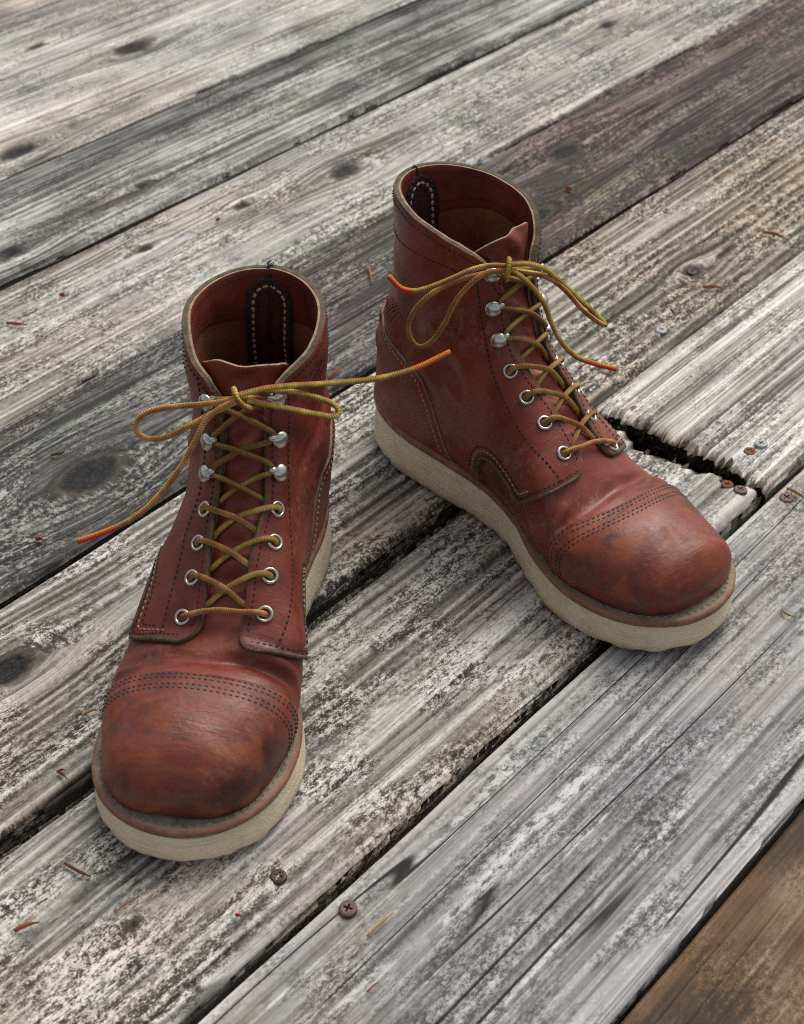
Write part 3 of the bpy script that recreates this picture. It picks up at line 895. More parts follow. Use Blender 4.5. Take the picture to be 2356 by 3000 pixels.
def clip_patch(U, f, off, wall, mats, name, parent, mir, sink=.5, roll=None, edge_r=1.4, drop_rows=None, inner=False, extra=None):
    """cut the region f > 0 out of the upper, lift it by off and give its rim a wall down to `wall`"""
    nv = U.nr * U.nc
    P = U.pos.reshape(-1, 3); N = U.N.reshape(-1, 3); F = f.reshape(-1)
    D = np.zeros(nv) if extra is None else extra.reshape(-1)
    tri = U.tri
    ft = F[tri]
    ins = ft > 0
    cnt = ins.sum(1)
    full = tri[cnt == 3]
    A = np.c_[P, N, F, D]
    newA = []; cache = {}; out = []

    def cut(i, j):
        key = (i, j) if i < j else (j, i)
        if key not in cache:
            t = F[i] / (F[i] - F[j])
            cache[key] = nv + len(newA); newA.append(A[i] + (A[j] - A[i]) * t)
        return cache[key]
    for t3 in tri[(cnt == 1) | (cnt == 2)]:
        poly = []
        for k in range(3):
            i, j = int(t3[k]), int(t3[(k + 1) % 3])
            if F[i] > 0: poly.append(i)
            if (F[i] > 0) != (F[j] > 0): poly.append(cut(i, j))
        for k in range(1, len(poly) - 1): out.append((poly[0], poly[k], poly[k + 1]))
    T = np.vstack([full, np.array(out, int).reshape(-1, 3)])
    if newA: A = np.vstack([A, np.array(newA)])
    use = np.unique(T); mp = -np.ones(len(A), int); mp[use] = np.arange(len(use))
    T = mp[T]; A = A[use]
    n = A[:, 3:6] / (np.linalg.norm(A[:, 3:6], axis=1)[:, None] + 1e-9)
    e = 1 - np.clip(A[:, 6] / edge_r, 0, 1)
    sg = -1 if inner else 1
    o = off - sg * sink * e ** 2 + A[:, 7]
    V = A[:, :3] + n * o[:, None]
    # weld coincident seam vertices (back line)
    key = np.round(V * 50).astype(np.int64)
    _, first, inv = np.unique(key, axis=0, return_index=True, return_inverse=True)
    inv = inv.reshape(-1)
    V = V[first]; n = n[first]; A = A[first]; T = inv[T]
    T = T[(T[:, 0] != T[:, 1]) & (T[:, 1] != T[:, 2]) & (T[:, 0] != T[:, 2])]
    # rim walls
    ed = np.vstack([T[:, [0, 1]], T[:, [1, 2]], T[:, [2, 0]]])
    es = np.sort(ed, 1); _, ix, ct = np.unique(es, axis=0, return_index=True, return_counts=True)
    be = ed[ix[ct == 1]]
    bv = np.unique(be); m2 = {int(b): i for i, b in enumerate(bv)}
    nV = len(V)
    low = A[bv][:, :3] + n[bv] * (wall + (A[bv][:, 7])[:, None] * 0)
    V2 = np.vstack([V, V[bv], low]); nb = len(bv)
    faces = [tuple(t) for t in T]; mi = [0] * len(T)
    for a_, b_ in be:
        i, j = m2[int(a_)], m2[int(b_)]
        faces.append((nV + j, nV + i, nV + nb + i, nV + nb + j)); mi.append(1)
    V2 = V2 / 1000.0
    if mir: V2[:, 0] *= -1; faces = [q[::-1] for q in faces]
    return mesh_obj(name, V2, faces, mats, parent, True, mi)


def contours(U, f, level, off, mask=None):
    """iso-lines of a field on the upper, as chained 3-D polylines"""
    F = f.reshape(-1) - level
    P = U.pos.reshape(-1, 3); N = U.N.reshape(-1, 3)
    M = None if mask is None else mask.reshape(-1)
    nb = 2 * (U.nr - 1)                                   # skip the hidden bottom strip
    h = len(U.tri) // 2
    keep = np.r_[U.tri[:h - (U.nr - 1)], U.tri[h:-(U.nr - 1)]]
    s = (F[keep] > 0).sum(1)
    pts = {}; adj = {}
    for t3 in keep[(s == 1) | (s == 2)]:
        ks = []
        for k in range(3):
            i, j = int(t3[k]), int(t3[(k + 1) % 3])
            if (F[i] > 0) != (F[j] > 0):
                key = (min(i, j), max(i, j))
                if key not in pts:
                    t = F[i] / (F[i] - F[j])
                    if M is not None and M[i] + (M[j] - M[i]) * t <= 0:
                        pts[key] = None
                    else:
                        n = N[i] + (N[j] - N[i]) * t
                        pts[key] = np.r_[P[i] + (P[j] - P[i]) * t + n * off, n]
                ks.append(key)
        if len(ks) == 2 and pts[ks[0]] is not None and pts[ks[1]] is not None:
            adj.setdefault(ks[0], []).append(ks[1]); adj.setdefault(ks[1], []).append(ks[0])
    lines = []; seen = set()
    starts = [k for k in adj if len(adj[k]) == 1] + list(adj)
    for st in starts:
        if st in seen: continue
        cur = st; ch = []
        while cur is not None:
            seen.add(cur); ch.append(pts[cur])
            nx = [q for q in adj[cur] if q not in seen]
            cur = nx[0] if nx else None
        if len(ch) > 3: lines.append(np.array(ch))
    return lines


def stitch(mb, lines, length=2.5, gap=.9, wd=.9, ht=.55, mir=False, wob=.12, seed=1, zig=0.0):
    rr = random.Random(seed)
    for L in lines:
        q = resample(L, length + gap)
        for i in range(len(q) - 1):
            a, b = q[i, :3], q[i + 1, :3]
            n = q[i, 3:] / (np.linalg.norm(q[i, 3:]) + 1e-9)
            t = b - a; Ln = np.linalg.norm(t)
            if Ln < .5 or Ln > 3 * (length + gap): continue
            t /= Ln
            s = np.cross(n, t)
            t = t + s * (rr.uniform(-wob, wob) + zig); t /= np.linalg.norm(t)
            s = np.cross(n, t)
            c = (a + b) / 2
            hl = length / 2 * rr.uniform(.88, 1.08); hw = wd / 2
            V = [c - t * hl - n * .3, c - t * hl * .5 + s * hw - n * .15, c - t * hl * .5 - s * hw - n * .15, c - t * hl * .4 + n * ht,
                 c + t * hl * .4 + n * ht, c + t * hl * .5 + s * hw - n * .15, c + t * hl * .5 - s * hw - n * .15, c + t * hl - n * .3]
            V = np.array(V) / 1000.0
            F = [(0, 1, 3), (0, 3, 2), (1, 5, 4, 3), (2, 3, 4, 6), (5, 7, 4), (6, 4, 7)]
            if mir: V[:, 0] *= -1
            mb.add(V, F, 0)


def poly_sd(y, z, poly):
    """signed distance to a polygon in the side view, positive outside"""
    poly = np.asarray(poly, float)
    best = np.full(y.shape, 1e9); inside = np.zeros(y.shape, bool)
    n = len(poly)
    for i in range(n):
        a, b = poly[i], poly[(i + 1) % n]
        e = b - a; wy, wz = y - a[0], z - a[1]
        t = np.clip((wy * e[0] + wz * e[1]) / (e @ e), 0, 1)
        best = np.minimum(best, np.hypot(wy - e[0] * t, wz - e[1] * t))
        c1 = (a[1] <= z) & (z < b[1]); c2 = (b[1] <= z) & (z < a[1])
        cr = e[0] * wz - e[1] * wy
        inside ^= (c1 & (cr > 0)) | (c2 & (cr < 0))
    return np.where(inside, -best, best)


def line_sd(y, z, pl):
    pl = np.asarray(pl, float)
    best = np.full(y.shape, 1e9); sg = np.zeros(y.shape)
    for i in range(len(pl) - 1):
        a, b = pl[i], pl[i + 1]
        e = b - a; wy, wz = y - a[0], z - a[1]
        t = np.clip((wy * e[0] + wz * e[1]) / (e @ e), 0, 1)
        dd = np.hypot(wy - e[0] * t, wz - e[1] * t)
        s = np.sign(e[0] * wz - e[1] * wy)
        up = dd < best
        best = np.where(up, dd, best); sg = np.where(up, s, sg)
    return best * sg


def smin(a, b, k):
    h = np.clip(.5 + .5 * (b - a) / k, 0, 1)
    return b + (a - b) * h - k * h * (1 - h)


WING = catmull([(173, 54), (165, 57.5), (157, 60), (146, 62), (137, 61), (130, 56.5), (126.5, 48), (125, 38)], 6)
QPOLY = np.vstack([[(178, 58), (208, 88), (330, 125), (330, -20), (127, -20)], WING[::-1]])
WING_L = catmull([(180, 45), (172, 50), (162, 56), (148, 60.5), (137, 60.5), (130, 56), (126.5, 47), (125, 36)], 6)
QPOLY_L = np.vstack([[(185, 50), (216, 84), (330, 125), (330, -20), (127, -20)], WING_L[::-1]])
COUNTER = catmull([(102, 20), (95, 36), (84, 57), (70, 78), (55, 92), (40, 99), (20, 102), (-5, 103)], 6)
VLINE = [(104, 200), (107.5, 186), (112.5, 164), (121, 145), (134, 126), (151, 108), (167, 92), (172, 82), (171, 70), (168, 63)]


def make_boot(name, loc, head, mir, seed, lean, leanx, roll, label):
    root = empty(name, loc, head)
    tag(root, label, 'boot', 'pair of lace-up boots')
    U = Upper(lean, leanx, seed, roll, .5 if mir else -3.0, (4.0, -4.5) if mir else (0.0, 0.0))
    y, z, x, d = U.fy, U.fz, U.fx, U.d
    sgn = np.broadcast_to(U.side, y.shape)
    K = dict(parent=root, mir=mir)
    # ---------------- sole
    ring = np.vstack([np.c_[OUTL[:-1, 1], OUTL[:-1, 0]], [[4, LEN]], np.c_[-OUTL[::-1, 2], OUTL[::-1, 0]][1:-1]])
    ring = resample(np.vstack([catmull(ring, 8, closed=True), ring[:1]]), 2.2)[:-1]
    tg = np.roll(ring, -1, 0) - np.roll(ring, 1, 0); tg /= np.linalg.norm(tg, axis=1)[:, None]
    nr2 = np.c_[tg[:, 1], -tg[:, 0]]
    if np.mean(np.sum(nr2 * (ring - ring.mean(0)), 1)) < 0: nr2 = -nr2
    nn = len(ring)
    ry = ring[:, 1]
    arc = np.arange(nn) * 2.2

    def sweep(prof):
        Vs = []
        for (off, zf) in prof:
            o = off(arc) if callable(off) else np.full(nn, off)
            pz = zf(ry)
            Vs.append(np.c_[ring + nr2 * o[:, None], pz])
        return Vs

    def ringmesh(nm, Vs, mat, midx=None, cap=False, rootp=root):
        V = np.vstack(Vs) / 1000.0
        F = []; mi = []
        for i in range(len(Vs) - 1):
            for j in range(nn):
                F.append((i * nn + j, i * nn + (j + 1) % nn, (i + 1) * nn + (j + 1) % nn, (i + 1) * nn + j)); mi.append(0 if midx is None else midx[i])
        if cap:
            F.append(tuple(range(nn))[::-1]); mi.append(0)
        if mir: V[:, 0] *= -1; F = [q[::-1] for q in F]
        return mesh_obj(nm, V, F, mat, rootp, True, mi)
    wob = lambda a, s, k=.06: s * (fbm(a * k, a * 0 + seed, seed, 3) - .5)
    toe_in = lambda: -1.0 * sstep(215, 280, ry) + .5
    zt, zb = z_seat, z_tread
    sole_prof = [(lambda a: toe_in() - 3.5 + wob(a, 3.0), lambda q: zb(q) + .2 + .0 * q), (lambda a: toe_in() - .9 + wob(a, 3.4, .075), lambda q: zb(q) + 1.4 + wob(arc, 2.6, .055)),
                 (lambda a: toe_in() * .75 + wob(a, 1.8), lambda q: zb(q) + 4.0), (lambda a: toe_in() * .45 + wob(a, 1.2), lambda q: zb(q) * .6 + zt(q) * .4 - 2.5), (lambda a: wob(a, .9) - 1.2, lambda q: zt(q) - 5.8),
                 (lambda a: wob(a, .6) - 1.6, lambda q: zt(q) - 4.75), (-4.0, lambda q: zt(q) - 4.6)]
    ringmesh('outsole', sweep(sole_prof), M_SOLE, cap=True)
    wn = lambda a: .5 * (fbm(a * .09, a * 0 + 3, seed + 3, 2) - .5)
    welt_prof = [(-3.5, lambda q: zt(q) - 4.9), (lambda a: -1.3 + wn(a), lambda q: zt(q) - 4.8), (lambda a: -.5 + wn(a), lambda q: zt(q) - 3.6), (lambda a: -.6 + wn(a), lambda q: zt(q) - 1.7), (lambda a: -1.2 + wn(a), lambda q: zt(q) - .3),
                 (lambda a: -2.6 + wn(a), lambda q: zt(q) + .1), (-4.4, lambda q: zt(q) - .2), (-7.0, lambda q: zt(q) - .5), (-14, lambda q: zt(q) - .9)]
    welt = ringmesh('welt', sweep(welt_prof), [M_WELT, M_WTOP], [0, 0, 0, 0, 0, 1, 1, 1])
    mb = MB()
    L = np.c_[ring + nr2 * -5.0, zt(ry) + .1, np.zeros(nn), np.zeros(nn), np.ones(nn)]
    L = np.vstack([L, L[:1]])
    stitch(mb, [L], 3.4, 1.4, 1.3, .7, mir, .05, 3)
    tag(mb.build('stitching', M_CREAM if False else M_WTOP, welt), kind='stuff')

    lea = leather_mat(name + '_leather', seed * 1.7, dust=.5 if not mir else .35)
    leatoe = leather_mat(name + '_toe_leather', seed * 2.3 + 4, toe=True, dust=.25)
    leaq = leather_mat(name + '_quarter_leather', seed * 2.9 + 8, dust=.5 if not mir else .32)
    leat = leather_mat(name + '_tongue_leather', seed * 3.3 + 12, dust=.15, dark=1.15)
    # ---------------- vamp
    dorsal_y = np.broadcast_to(U.R[:, 2][:, None], y.shape)
    fv = np.minimum(y - 112, np.where(d < 26, dorsal_y - 178, 40.0))
    clip_patch(U, fv, 0.0, -2.0, [lea, M_EDGE_DK], 'vamp', **K)
    # ---------------- toe cap
    kk = np.where(sgn > 0, 4.0, 1.0) if mir else np.where(sgn > 0, 19.0, 9.0)
    fc = y - (221.0 - kk * (np.abs(x - 3) / 50) ** 2)
    cap = clip_patch(U, fc, 1.7, -.2, [leatoe, M_EDGE_DK], 'toe_cap', **K)
    mb = MB()
    for lv in (2.2, 5.0, 9.8, 12.6):
        stitch(mb, contours(U, fc, lv, 1.75), 2.7, .55, 1.15, .5, mir, .25, int(lv * 10), .22)
    tag(mb.build('stitching', M_THREAD, cap), kind='stuff')
    # ---------------- quarters, one each side
    ztop = np.interp(y, [5, 18, 30, 55, 70, 82, 92, 100, 106, 110, 114, 119], ([188.5, 188, 187.5, 187, 186.5, 185, 181.5, 176.5, 171.5, 166, 159, 145] if mir else [195, 194.5, 193.5, 191.5, 190, 188, 184.5, 179, 173.5, 167, 160, 146])) + .8 * (vnoise(y * .05, sgn * 3.0, seed + 21) - .5)
    fp = poly_sd(y, z - .0 * x, QPOLY_L if mir else QPOLY)
    d0 = 12.0 + 1.0 * np.sin(dorsal_y * .10 + sgn) + 1.2 * (vnoise(dorsal_y * .045, sgn, seed + 31) - .5)
    front = smin(d - d0, np.where(y > 120, fp, 60.0), 11.0)
    lift = 1.6 * np.exp(-np.clip(d - d0, 0, None) / 5.0) * sstep(115, 150, dorsal_y)      # eyestay edges curl up a little
    fq = np.minimum(np.minimum(front, fp), ztop - z)
    for s_ in (1, -1):
        f = np.where(sgn == s_, fq, -np.abs(d) - .01)
        f = np.where((d < 1e-6), -1.0, f)
        f = np.minimum(f, U.db + .02) if False else f
        q = clip_patch(U, f, 2.6, -.6, [leaq, M_EDGE_DK], 'quarter', extra=lift, **K)
        msk = (sgn == s_).astype(float) - .5
        mb = MB(); mb2 = MB()
        vl = d - (30.5 + 3.5 * np.sin(dorsal_y * .045))
        stitch(mb, contours(U, vl, 0, 2.9, np.minimum(np.minimum(msk, fq - 2), 205 - dorsal_y)), 2.6, .7, 1.1, .55, mir, .15, 5)
        stitch(mb, contours(U, ztop - z, 4.5, 2.9, np.minimum(np.minimum(msk, front - 3), 300 - y)), 2.2, .8, .8, .45, mir, .15, 6)
        band = line_sd(y, z, [(0, 168), (40, 168.5), (70, 171), (90, 168), (108, 158)])
        stitch(mb, contours(U, band, 0, 2.9, np.minimum(np.minimum(msk, -(vl - 2)) if False else msk, d - 40)), 2.2, .8, .8, .45, mir, .15, 7)
        stitch(mb, contours(U, front, 3.4, 3.6, np.minimum(np.minimum(msk, fp - 8), 172 - z)), 2.3, .8, .85, .45, mir, .15, 8)
        wing = np.minimum(fp, 200.0)
        wm2 = np.minimum(np.minimum(msk, (190 if mir else 184) - y), z - 42)
        stitch(mb, contours(U, wing, 2.6, 2.9, np.minimum(wm2, 190 - y)), 2.3, .8, .9, .5, mir, .15, 9)
        stitch(mb, contours(U, fp, 3.4, 2.9, np.minimum(np.minimum(msk, y - (187 if mir else 180)), d - 18)), 2.3, .8, .9, .5, mir, .15, 10)
        stitch(mb2, contours(U, wing, 5.4, 2.95, np.minimum(wm2, (189 if mir else 182) - y)), 2.6, 1.1, .9, .5, mir, .15, 11)
        stitch(mb, contours(U, wing, 8.0, 2.9, np.minimum(wm2, (184 if mir else 178) - y)), 2.3, .9, .9, .5, mir, .15, 12)
        mb3 = MB()
        for L in contours(U, front, .4, 1.7, np.minimum(np.minimum(msk * 10, z - 46), ztop - z - 2)):
            pth = resample(L[:, :3], 2.0)
            if len(pth) < 6: continue
            r_ = np.array([1.25 + .5 * (vnoise(i * .21, 0, seed + 3) - .5) for i in range(len(pth))])
            lf = np.interp(np.arange(len(pth)), np.linspace(0, len(pth) - 1, len(L)), np.arange(len(L)))
            nn_ = L[np.clip(lf.astype(int), 0, len(L) - 1), 3:]
            up_ = 1.3 * sstep(115, 150, pth[:, 1]) * sstep(185, 172, pth[:, 1])
            pth = (pth + nn_ * up_[:, None] * .7) / 1000.0
            if mir: pth[:, 0] *= -1
            tube(mb3, pth, r_ / 1000.0, 8, attr=False)
        mb3.build('raw_edge', M_EDGE_DK, q)
        tag(mb.build('stitching', M_THREAD, q), kind='stuff')
        tag(mb2.build('contrast_stitching', M_CREAM, q), kind='stuff')
    # ---------------- heel counter
    fh = line_sd(y, z, COUNTER)
    fh = np.where((y < 100) & (z < 126), fh, -5.0)
    fh = np.where(np.abs(fh) > 60, 60 * np.sign(fh), fh)
    ctr = clip_patch(U, fh, 4.4, 2.4, [leaq, M_EDGE], 'heel_counter', **K)
    mb = MB()
    stitch(mb, contours(U, fh, 4.0, 4.6, 90 - y + 0 * z), 2.4, 1.0, .85, .5, mir, .15, 13)
    tag(mb.build('stitching', M_CREAM, ctr), kind='stuff')
    # ---------------- lining, collar band and backstay inside
    fin = np.minimum(np.minimum(d - d0 - 1.0, ztop - z - .3), 150 - y)
    fband = np.minimum(fin, z - (ztop - 27 - 5 * np.cos(np.clip(U.db / 60, 0, 1) * 3.1)))
    clip_patch(U, np.minimum(fin, ztop - 22 - z), -1.4, -.8, [M_LINING, M_EDGE], 'lining', inner=True, **K)
    bd = clip_patch(U, fband, -2.3, .1, [M_BAND, M_EDGE], 'collar_lining', inner=True, sink=.3, **K)
    mb = MB()
    stitch(mb, contours(U, np.minimum(fin, 60), 4.0, -2.4, np.minimum(d - d0 - 5, z - 150)), 2.2, .9, .8, -.5, mir, .15, 14)
    stitch(mb, contours(U, z - (ztop - 27 - 5 * np.cos(np.clip(U.db / 60, 0, 1) * 3.1)), 6.0, -2.4, d - 40), 2.2, .9, .8, -.5, mir, .15, 15)
    tag(mb.build('stitching', M_THREAD, bd), kind='stuff')
    zc = 168.0 if mir else 175.0
    fb = 15.0 - np.hypot(U.db, np.clip(z - zc, 0, None))
    fb = np.where(z > 70, fb, -1.0); fb = np.where(d > 40, fb, -1.0)
    bs = clip_patch(U, fb, -3.9, -2.1, [M_TAPE, M_TAPE], 'backstay', inner=True, **K)
    mb = MB(); mb2 = MB()
    stitch(mb, contours(U, fb, 1.0, -4.1, np.minimum(d - 40, z - 90)), 3.6, .6, 1.9, -.9, mir, .3, 16)
    stitch(mb2, contours(U, fb, 4.4, -4.2, np.minimum(d - 40, z - 90)), 3.8, .6, 1.7, -.9, mir, .2, 17)
    stitch(mb, contours(U, fb, 7.4, -4.1, np.minimum(d - 40, z - 90)), 3.0, .8, 1.3, -.8, mir, .3, 18)
    # zigzag tack up the middle
    rr = int(np.argmin(np.abs(U.R[:, 1] - 184)))
    zz = []
    k = 0
    for r in range(rr, 0, -3):
        if U.R[r, 1] < 110: break
        p, n = U.pos[r, 0], U.N[r, 0]
        zz.append(np.r_[p - n * 4.5 + np.array([2.4 if k % 2 else -2.4, 0, 0]), n]); k += 1
    stitch(mb, [np.array(zz)], 3.0, .2, .9, -.7, mir, .1, 19)
    tag(mb.build('black_stitching', M_BLUE, bs), kind='stuff')
    tag(mb2.build('cream_stitching', M_CREAM, bs), kind='stuff')
    # loose thread knot at the top of the back seam
    mb = MB()
    r0 = int(np.argmin(np.abs(U.R[:, 1] - (187 if mir else 193.5))))
    pb = U.pos[r0, 0].copy()
    rg = random.Random(seed)
    for k in range(6):
        q = [pb + np.array([rg.uniform(-2, 2), rg.uniform(0, 5), -4]), pb + np.array([rg.uniform(-2, 2), rg.uniform(-1, 2), rg.uniform(.5, 2.0)]),
             pb + np.array([rg.uniform(-1.5, 1.8), rg.uniform(-2.5, 0), rg.uniform(0, 1.5 if not mir else 3.2)])]
        q = catmull(q, 5) / 1000
        if mir: q[:, 0] *= -1
        tube(mb, q, .0003, 6, attr=False)
    mb.build('loose_thread', M_BLUE, root)
    # ---------------- tongue
    bump_t = 2.8 * np.sin(dorsal_y * 0 + np.broadcast_to(np.r_[0, np.cumsum(np.hypot(np.diff(U.R[:, 2]), np.diff(U.R[:, 3])))][:, None], y.shape) / 20.5 * 2 * math.pi + 1.0) * np.exp(-(d / 8) ** 2)
    bump_t += 1.6 * (fbm(d * sgn * .10, dorsal_y * .07 + z * .05, seed + 51, 2) - .5)
    wT = np.interp(z, [70, 120, 155, 172, 200], [19, 20, 23, 36, 42])
    ttop = (182.5 if mir else 189.0) - (8.0 if mir else 11.0) * (d / 33.0) ** 2 - (0 if mir else .10) * d * sgn + .8 * (vnoise(d * sgn * .1, 0, seed + 3) - .5)
    fT = np.minimum(np.minimum(wT - d, ttop - z), 190 - dorsal_y)
    inset = -2.2 - 3.0 * sstep(140, 175, z)
    tg_ = clip_patch(U, fT, 0.0, -1.6, [leat, M_EDGE], 'tongue', extra=inset + bump_t, **K) if False else None
    Ux = U
    keep_pos = U.pos
    U.pos = U.pos + U.N * (inset + bump_t)[..., None]
    clip_patch(U, fT, 0.0, -1.8, [leat, M_EDGE], 'tongue', **K)
    U.pos = keep_pos
    # ---------------- eyelets and hooks
    spots = [(182, 79), (166, 93), (151.5, 105.5), (138, 118), (126.5, 134.5), (118.5, 151.5), (114.4, 170)]
    dE = [22.5, 21, 20.5, 20, 18.5, 18, 17.5]
    tri_at = {}
    for k, ((sy, sz), dd) in enumerate(zip(spots, dE)):
        row = U.row_of(sy, sz)
        for s_ in (1, -1):
            r_, c0 = int(row), None
            lf = 1.4 * math.exp(-max(dd - 12.5, 0) / 5.0)
            p, n = U.sample(row, s_ * dd, 2.9 + lf * .3)
            pin, _ = U.sample(row, s_ * (dd - 6), 2.9 + lf * .3)
            X = pin - p; X -= n * (X @ n); X /= np.linalg.norm(X); Y = np.cross(n, X)
            tri_at[(k, s_)] = (p, n, X, Y)
            flip = lambda a: a * np.array([-1, 1, 1]) if mir else a
            pm, nm, Xm, Ym = flip(p) / 1000, flip(n), flip(X), flip(Y)
            if k < 4:
                mb = MB()
                prof = np.array([(4.7, -.3), (4.65, .4), (4.3, .95), (3.75, 1.2), (3.2, 1.05), (2.8, .5), (2.65, -.8)]) / 1000
                lathe(mb, prof, pm, Xm, Ym, nm, 22, 0)
                prof = np.array([(2.6, -.35), (.01, -.45)]) / 1000
                lathe(mb, prof, pm, Xm, Ym, nm, 22, 1)
                mb.build('eyelet', [M_STEEL, M_HOLE], root)
            else:
                mb = MB()
                dome = np.array([(.05, 5.5), (1.2, 5.45), (2.4, 5.2), (3.5, 4.65), (4.4, 3.85), (4.95, 3.0), (4.9, 2.4), (4.2, 2.05), (.2, 1.9)]) / 1000
                lathe(mb, dome, pm - Xm * .0012, Xm, Ym, nm, 22, 0)
                # neck: strap from under the dome to the inside, curling down on to a base plate
                path = [(1.0, 3.2), (4.2, 3.3), (5.6, 2.6), (6.0, 1.5), (5.2, .5), (3.0, .15), (-3.5, .1)]
                path = catmull(path, 4) / 1000
                hw = np.interp(np.arange(len(path)), [0, len(path) * .35, len(path) * .6, len(path)], [2.2, 1.2, 1.2, 3.0]) / 1000
                Vs = []
                for (a, b), h_ in zip(path, hw):
                    for sw, th in ((1, .0003), (-1, .0003), (-1, -.0003), (1, -.0003)):
                        Vs.append(pm + Xm * a + nm * (b + th) + Ym * h_ * sw)
                F = []
                for i in range(len(path) - 1):
                    for j in range(4):
                        F.append((i * 4 + j, i * 4 + (j + 1) % 4, (i + 1) * 4 + (j + 1) % 4, (i + 1) * 4 + j))
                mb.add(np.array(Vs), F, 0)
                mb.build('lace_hook', M_STEEL, root)
    # ---------------- lacing over the tongue
    mbl = MB()
    LR = 1.55

    def cord(pts, grim=.3, tip=(0, 0), world=False, r=LR, sub=8):
        q = catmull(np.array(pts, float), sub)
        if not world:
            q = q / 1000
            if mir: q[:, 0] *= -1
        q = resample(q, .0016)
        L0 = np.r_[0, np.cumsum(np.linalg.norm(np.diff(q, axis=0), axis=1))]
        rr_ = np.full(len(q), r / 1000)
        nV = mbl.n
        tube(mbl, q, rr_, 10, 0, l0=random.Random(len(q)).random() * .3)
        k = 11
        tt = np.zeros(len(q))
        if tip[0]: tt[L0 < tip[0]] = 1
        if tip[1]: tt[L0 > L0[-1] - tip[1]] = 1
        g = np.full(len(q), grim)
        g_ = np.r_[np.repeat(g, k), g[0], g[-1]]; t_ = np.r_[np.repeat(tt, k), tt[0], tt[-1]]
        mbl.a.setdefault('lg', []).append(g_); mbl.a.setdefault('lt', []).append(t_)

    def S(k, dd, off):
        """point over the lacing at height k (fractional) and signed distance dd"""
        kk = min(int(k), 5); f = k - kk
        sy = spots[kk][0] * (1 - f) + spots[kk + 1][0] * f; sz = spots[kk][1] * (1 - f) + spots[kk + 1][1] * f
        return U.sample(U.row_of(sy, sz), dd, off)[0]
    A = -1 if mir else 1
    # bottom bar
    cord([S(0, 23, -.5), S(0, 22, 3.6), S(0, 18, 6.3), S(0.02, 10, 5.6), S(0.06, 0, 4.6), S(0.05, -10, 5.6), S(0, -18, 6.3), S(0, -22, 3.6), S(0, -23, -.5)], .25)
    for k in (1, 2, 3):
        for s_ in (1, -1):
            hi = .8 if s_ == A else -.6
            cord([S(k, s_ * 22, -.8), S(k, s_ * 21, 3.4), S(k, s_ * 17, 6.2), S(k - .12, s_ * 11, 4.6), S(k - .42, s_ * 0, 2.6 + hi), S(k - .70, -s_ * 9, 1.0), S(k - .85, -s_ * 15, -1.6)], .35)
    for k in (4, 5, 6):
        for s_ in (1, -1):
            hi = .9 if s_ == A else -.7
            if k == 4:
                cord([S(4.08, s_ * 16.5, 4.2), S(3.94, s_ * 14.5, 4.6), S(3.78, s_ * 10, 3.2), S(3.5, 0, 1.6 + hi), S(3.25, -s_ * 9, .4), S(3.15, -s_ * 15, -1.8)], .8)
            else:
                cord([S(k - .10, s_ * 15.5, 4.2), S(k - .22, s_ * 12, 3.8), S(k - .5, 0, 2.4 + hi), S(k - .78, -s_ * 12, 3.8), S(k - .9, -s_ * 15.5, 4.2)], .8)
    for k in (4, 5):
        for s_ in (1, -1):         # turn round the hook's neck
            p, n, X, Y = tri_at[(k, s_)]
            ups = S(k + .1, s_ * 15.5, 4.2); dns = S(k - .10 if k > 4 else 4.08, s_ * 15.5 if k > 4 else s_ * 16.5, 4.2)
            cord([dns, p + X * 3.2 + n * 1.6 + (dns - ups) * .12, p + X * 2.4 + n * 1.5, p + X * 3.2 + n * 1.6 - (dns - ups) * .12, ups], .8)
    for s_ in (1, -1):             # from the top hooks to the knot
        p, n, X, Y = tri_at[(6, s_)]
        cord([S(5.9, s_ * 15.5, 4.2), p + X * 2.6 + n * 1.6, S(6, s_ * 12, 5.0), S(6, s_ * 5, 7.0), S(6, 0, 7.5)], .6)
    # ---------------- knot and bow (positions in the world, brought back to the boot's frame)
    inv = (Matrix.Translation(loc) @ Matrix.Rotation(head, 4, 'Z')).inverted()

    def W(pts):
        return [np.array(inv @ Vector(at_y(a * 1.3794, b * 1.3794, yy))) for a, b, yy in pts]
    for pts, g, tip in BOWS[name_key(mir)]:
        cord(W(pts), g, tip, world=True)
    mbl.build('lace', M_LACE, root)
    return root, U


def name_key(mir): return 'L' if mir else 'R'


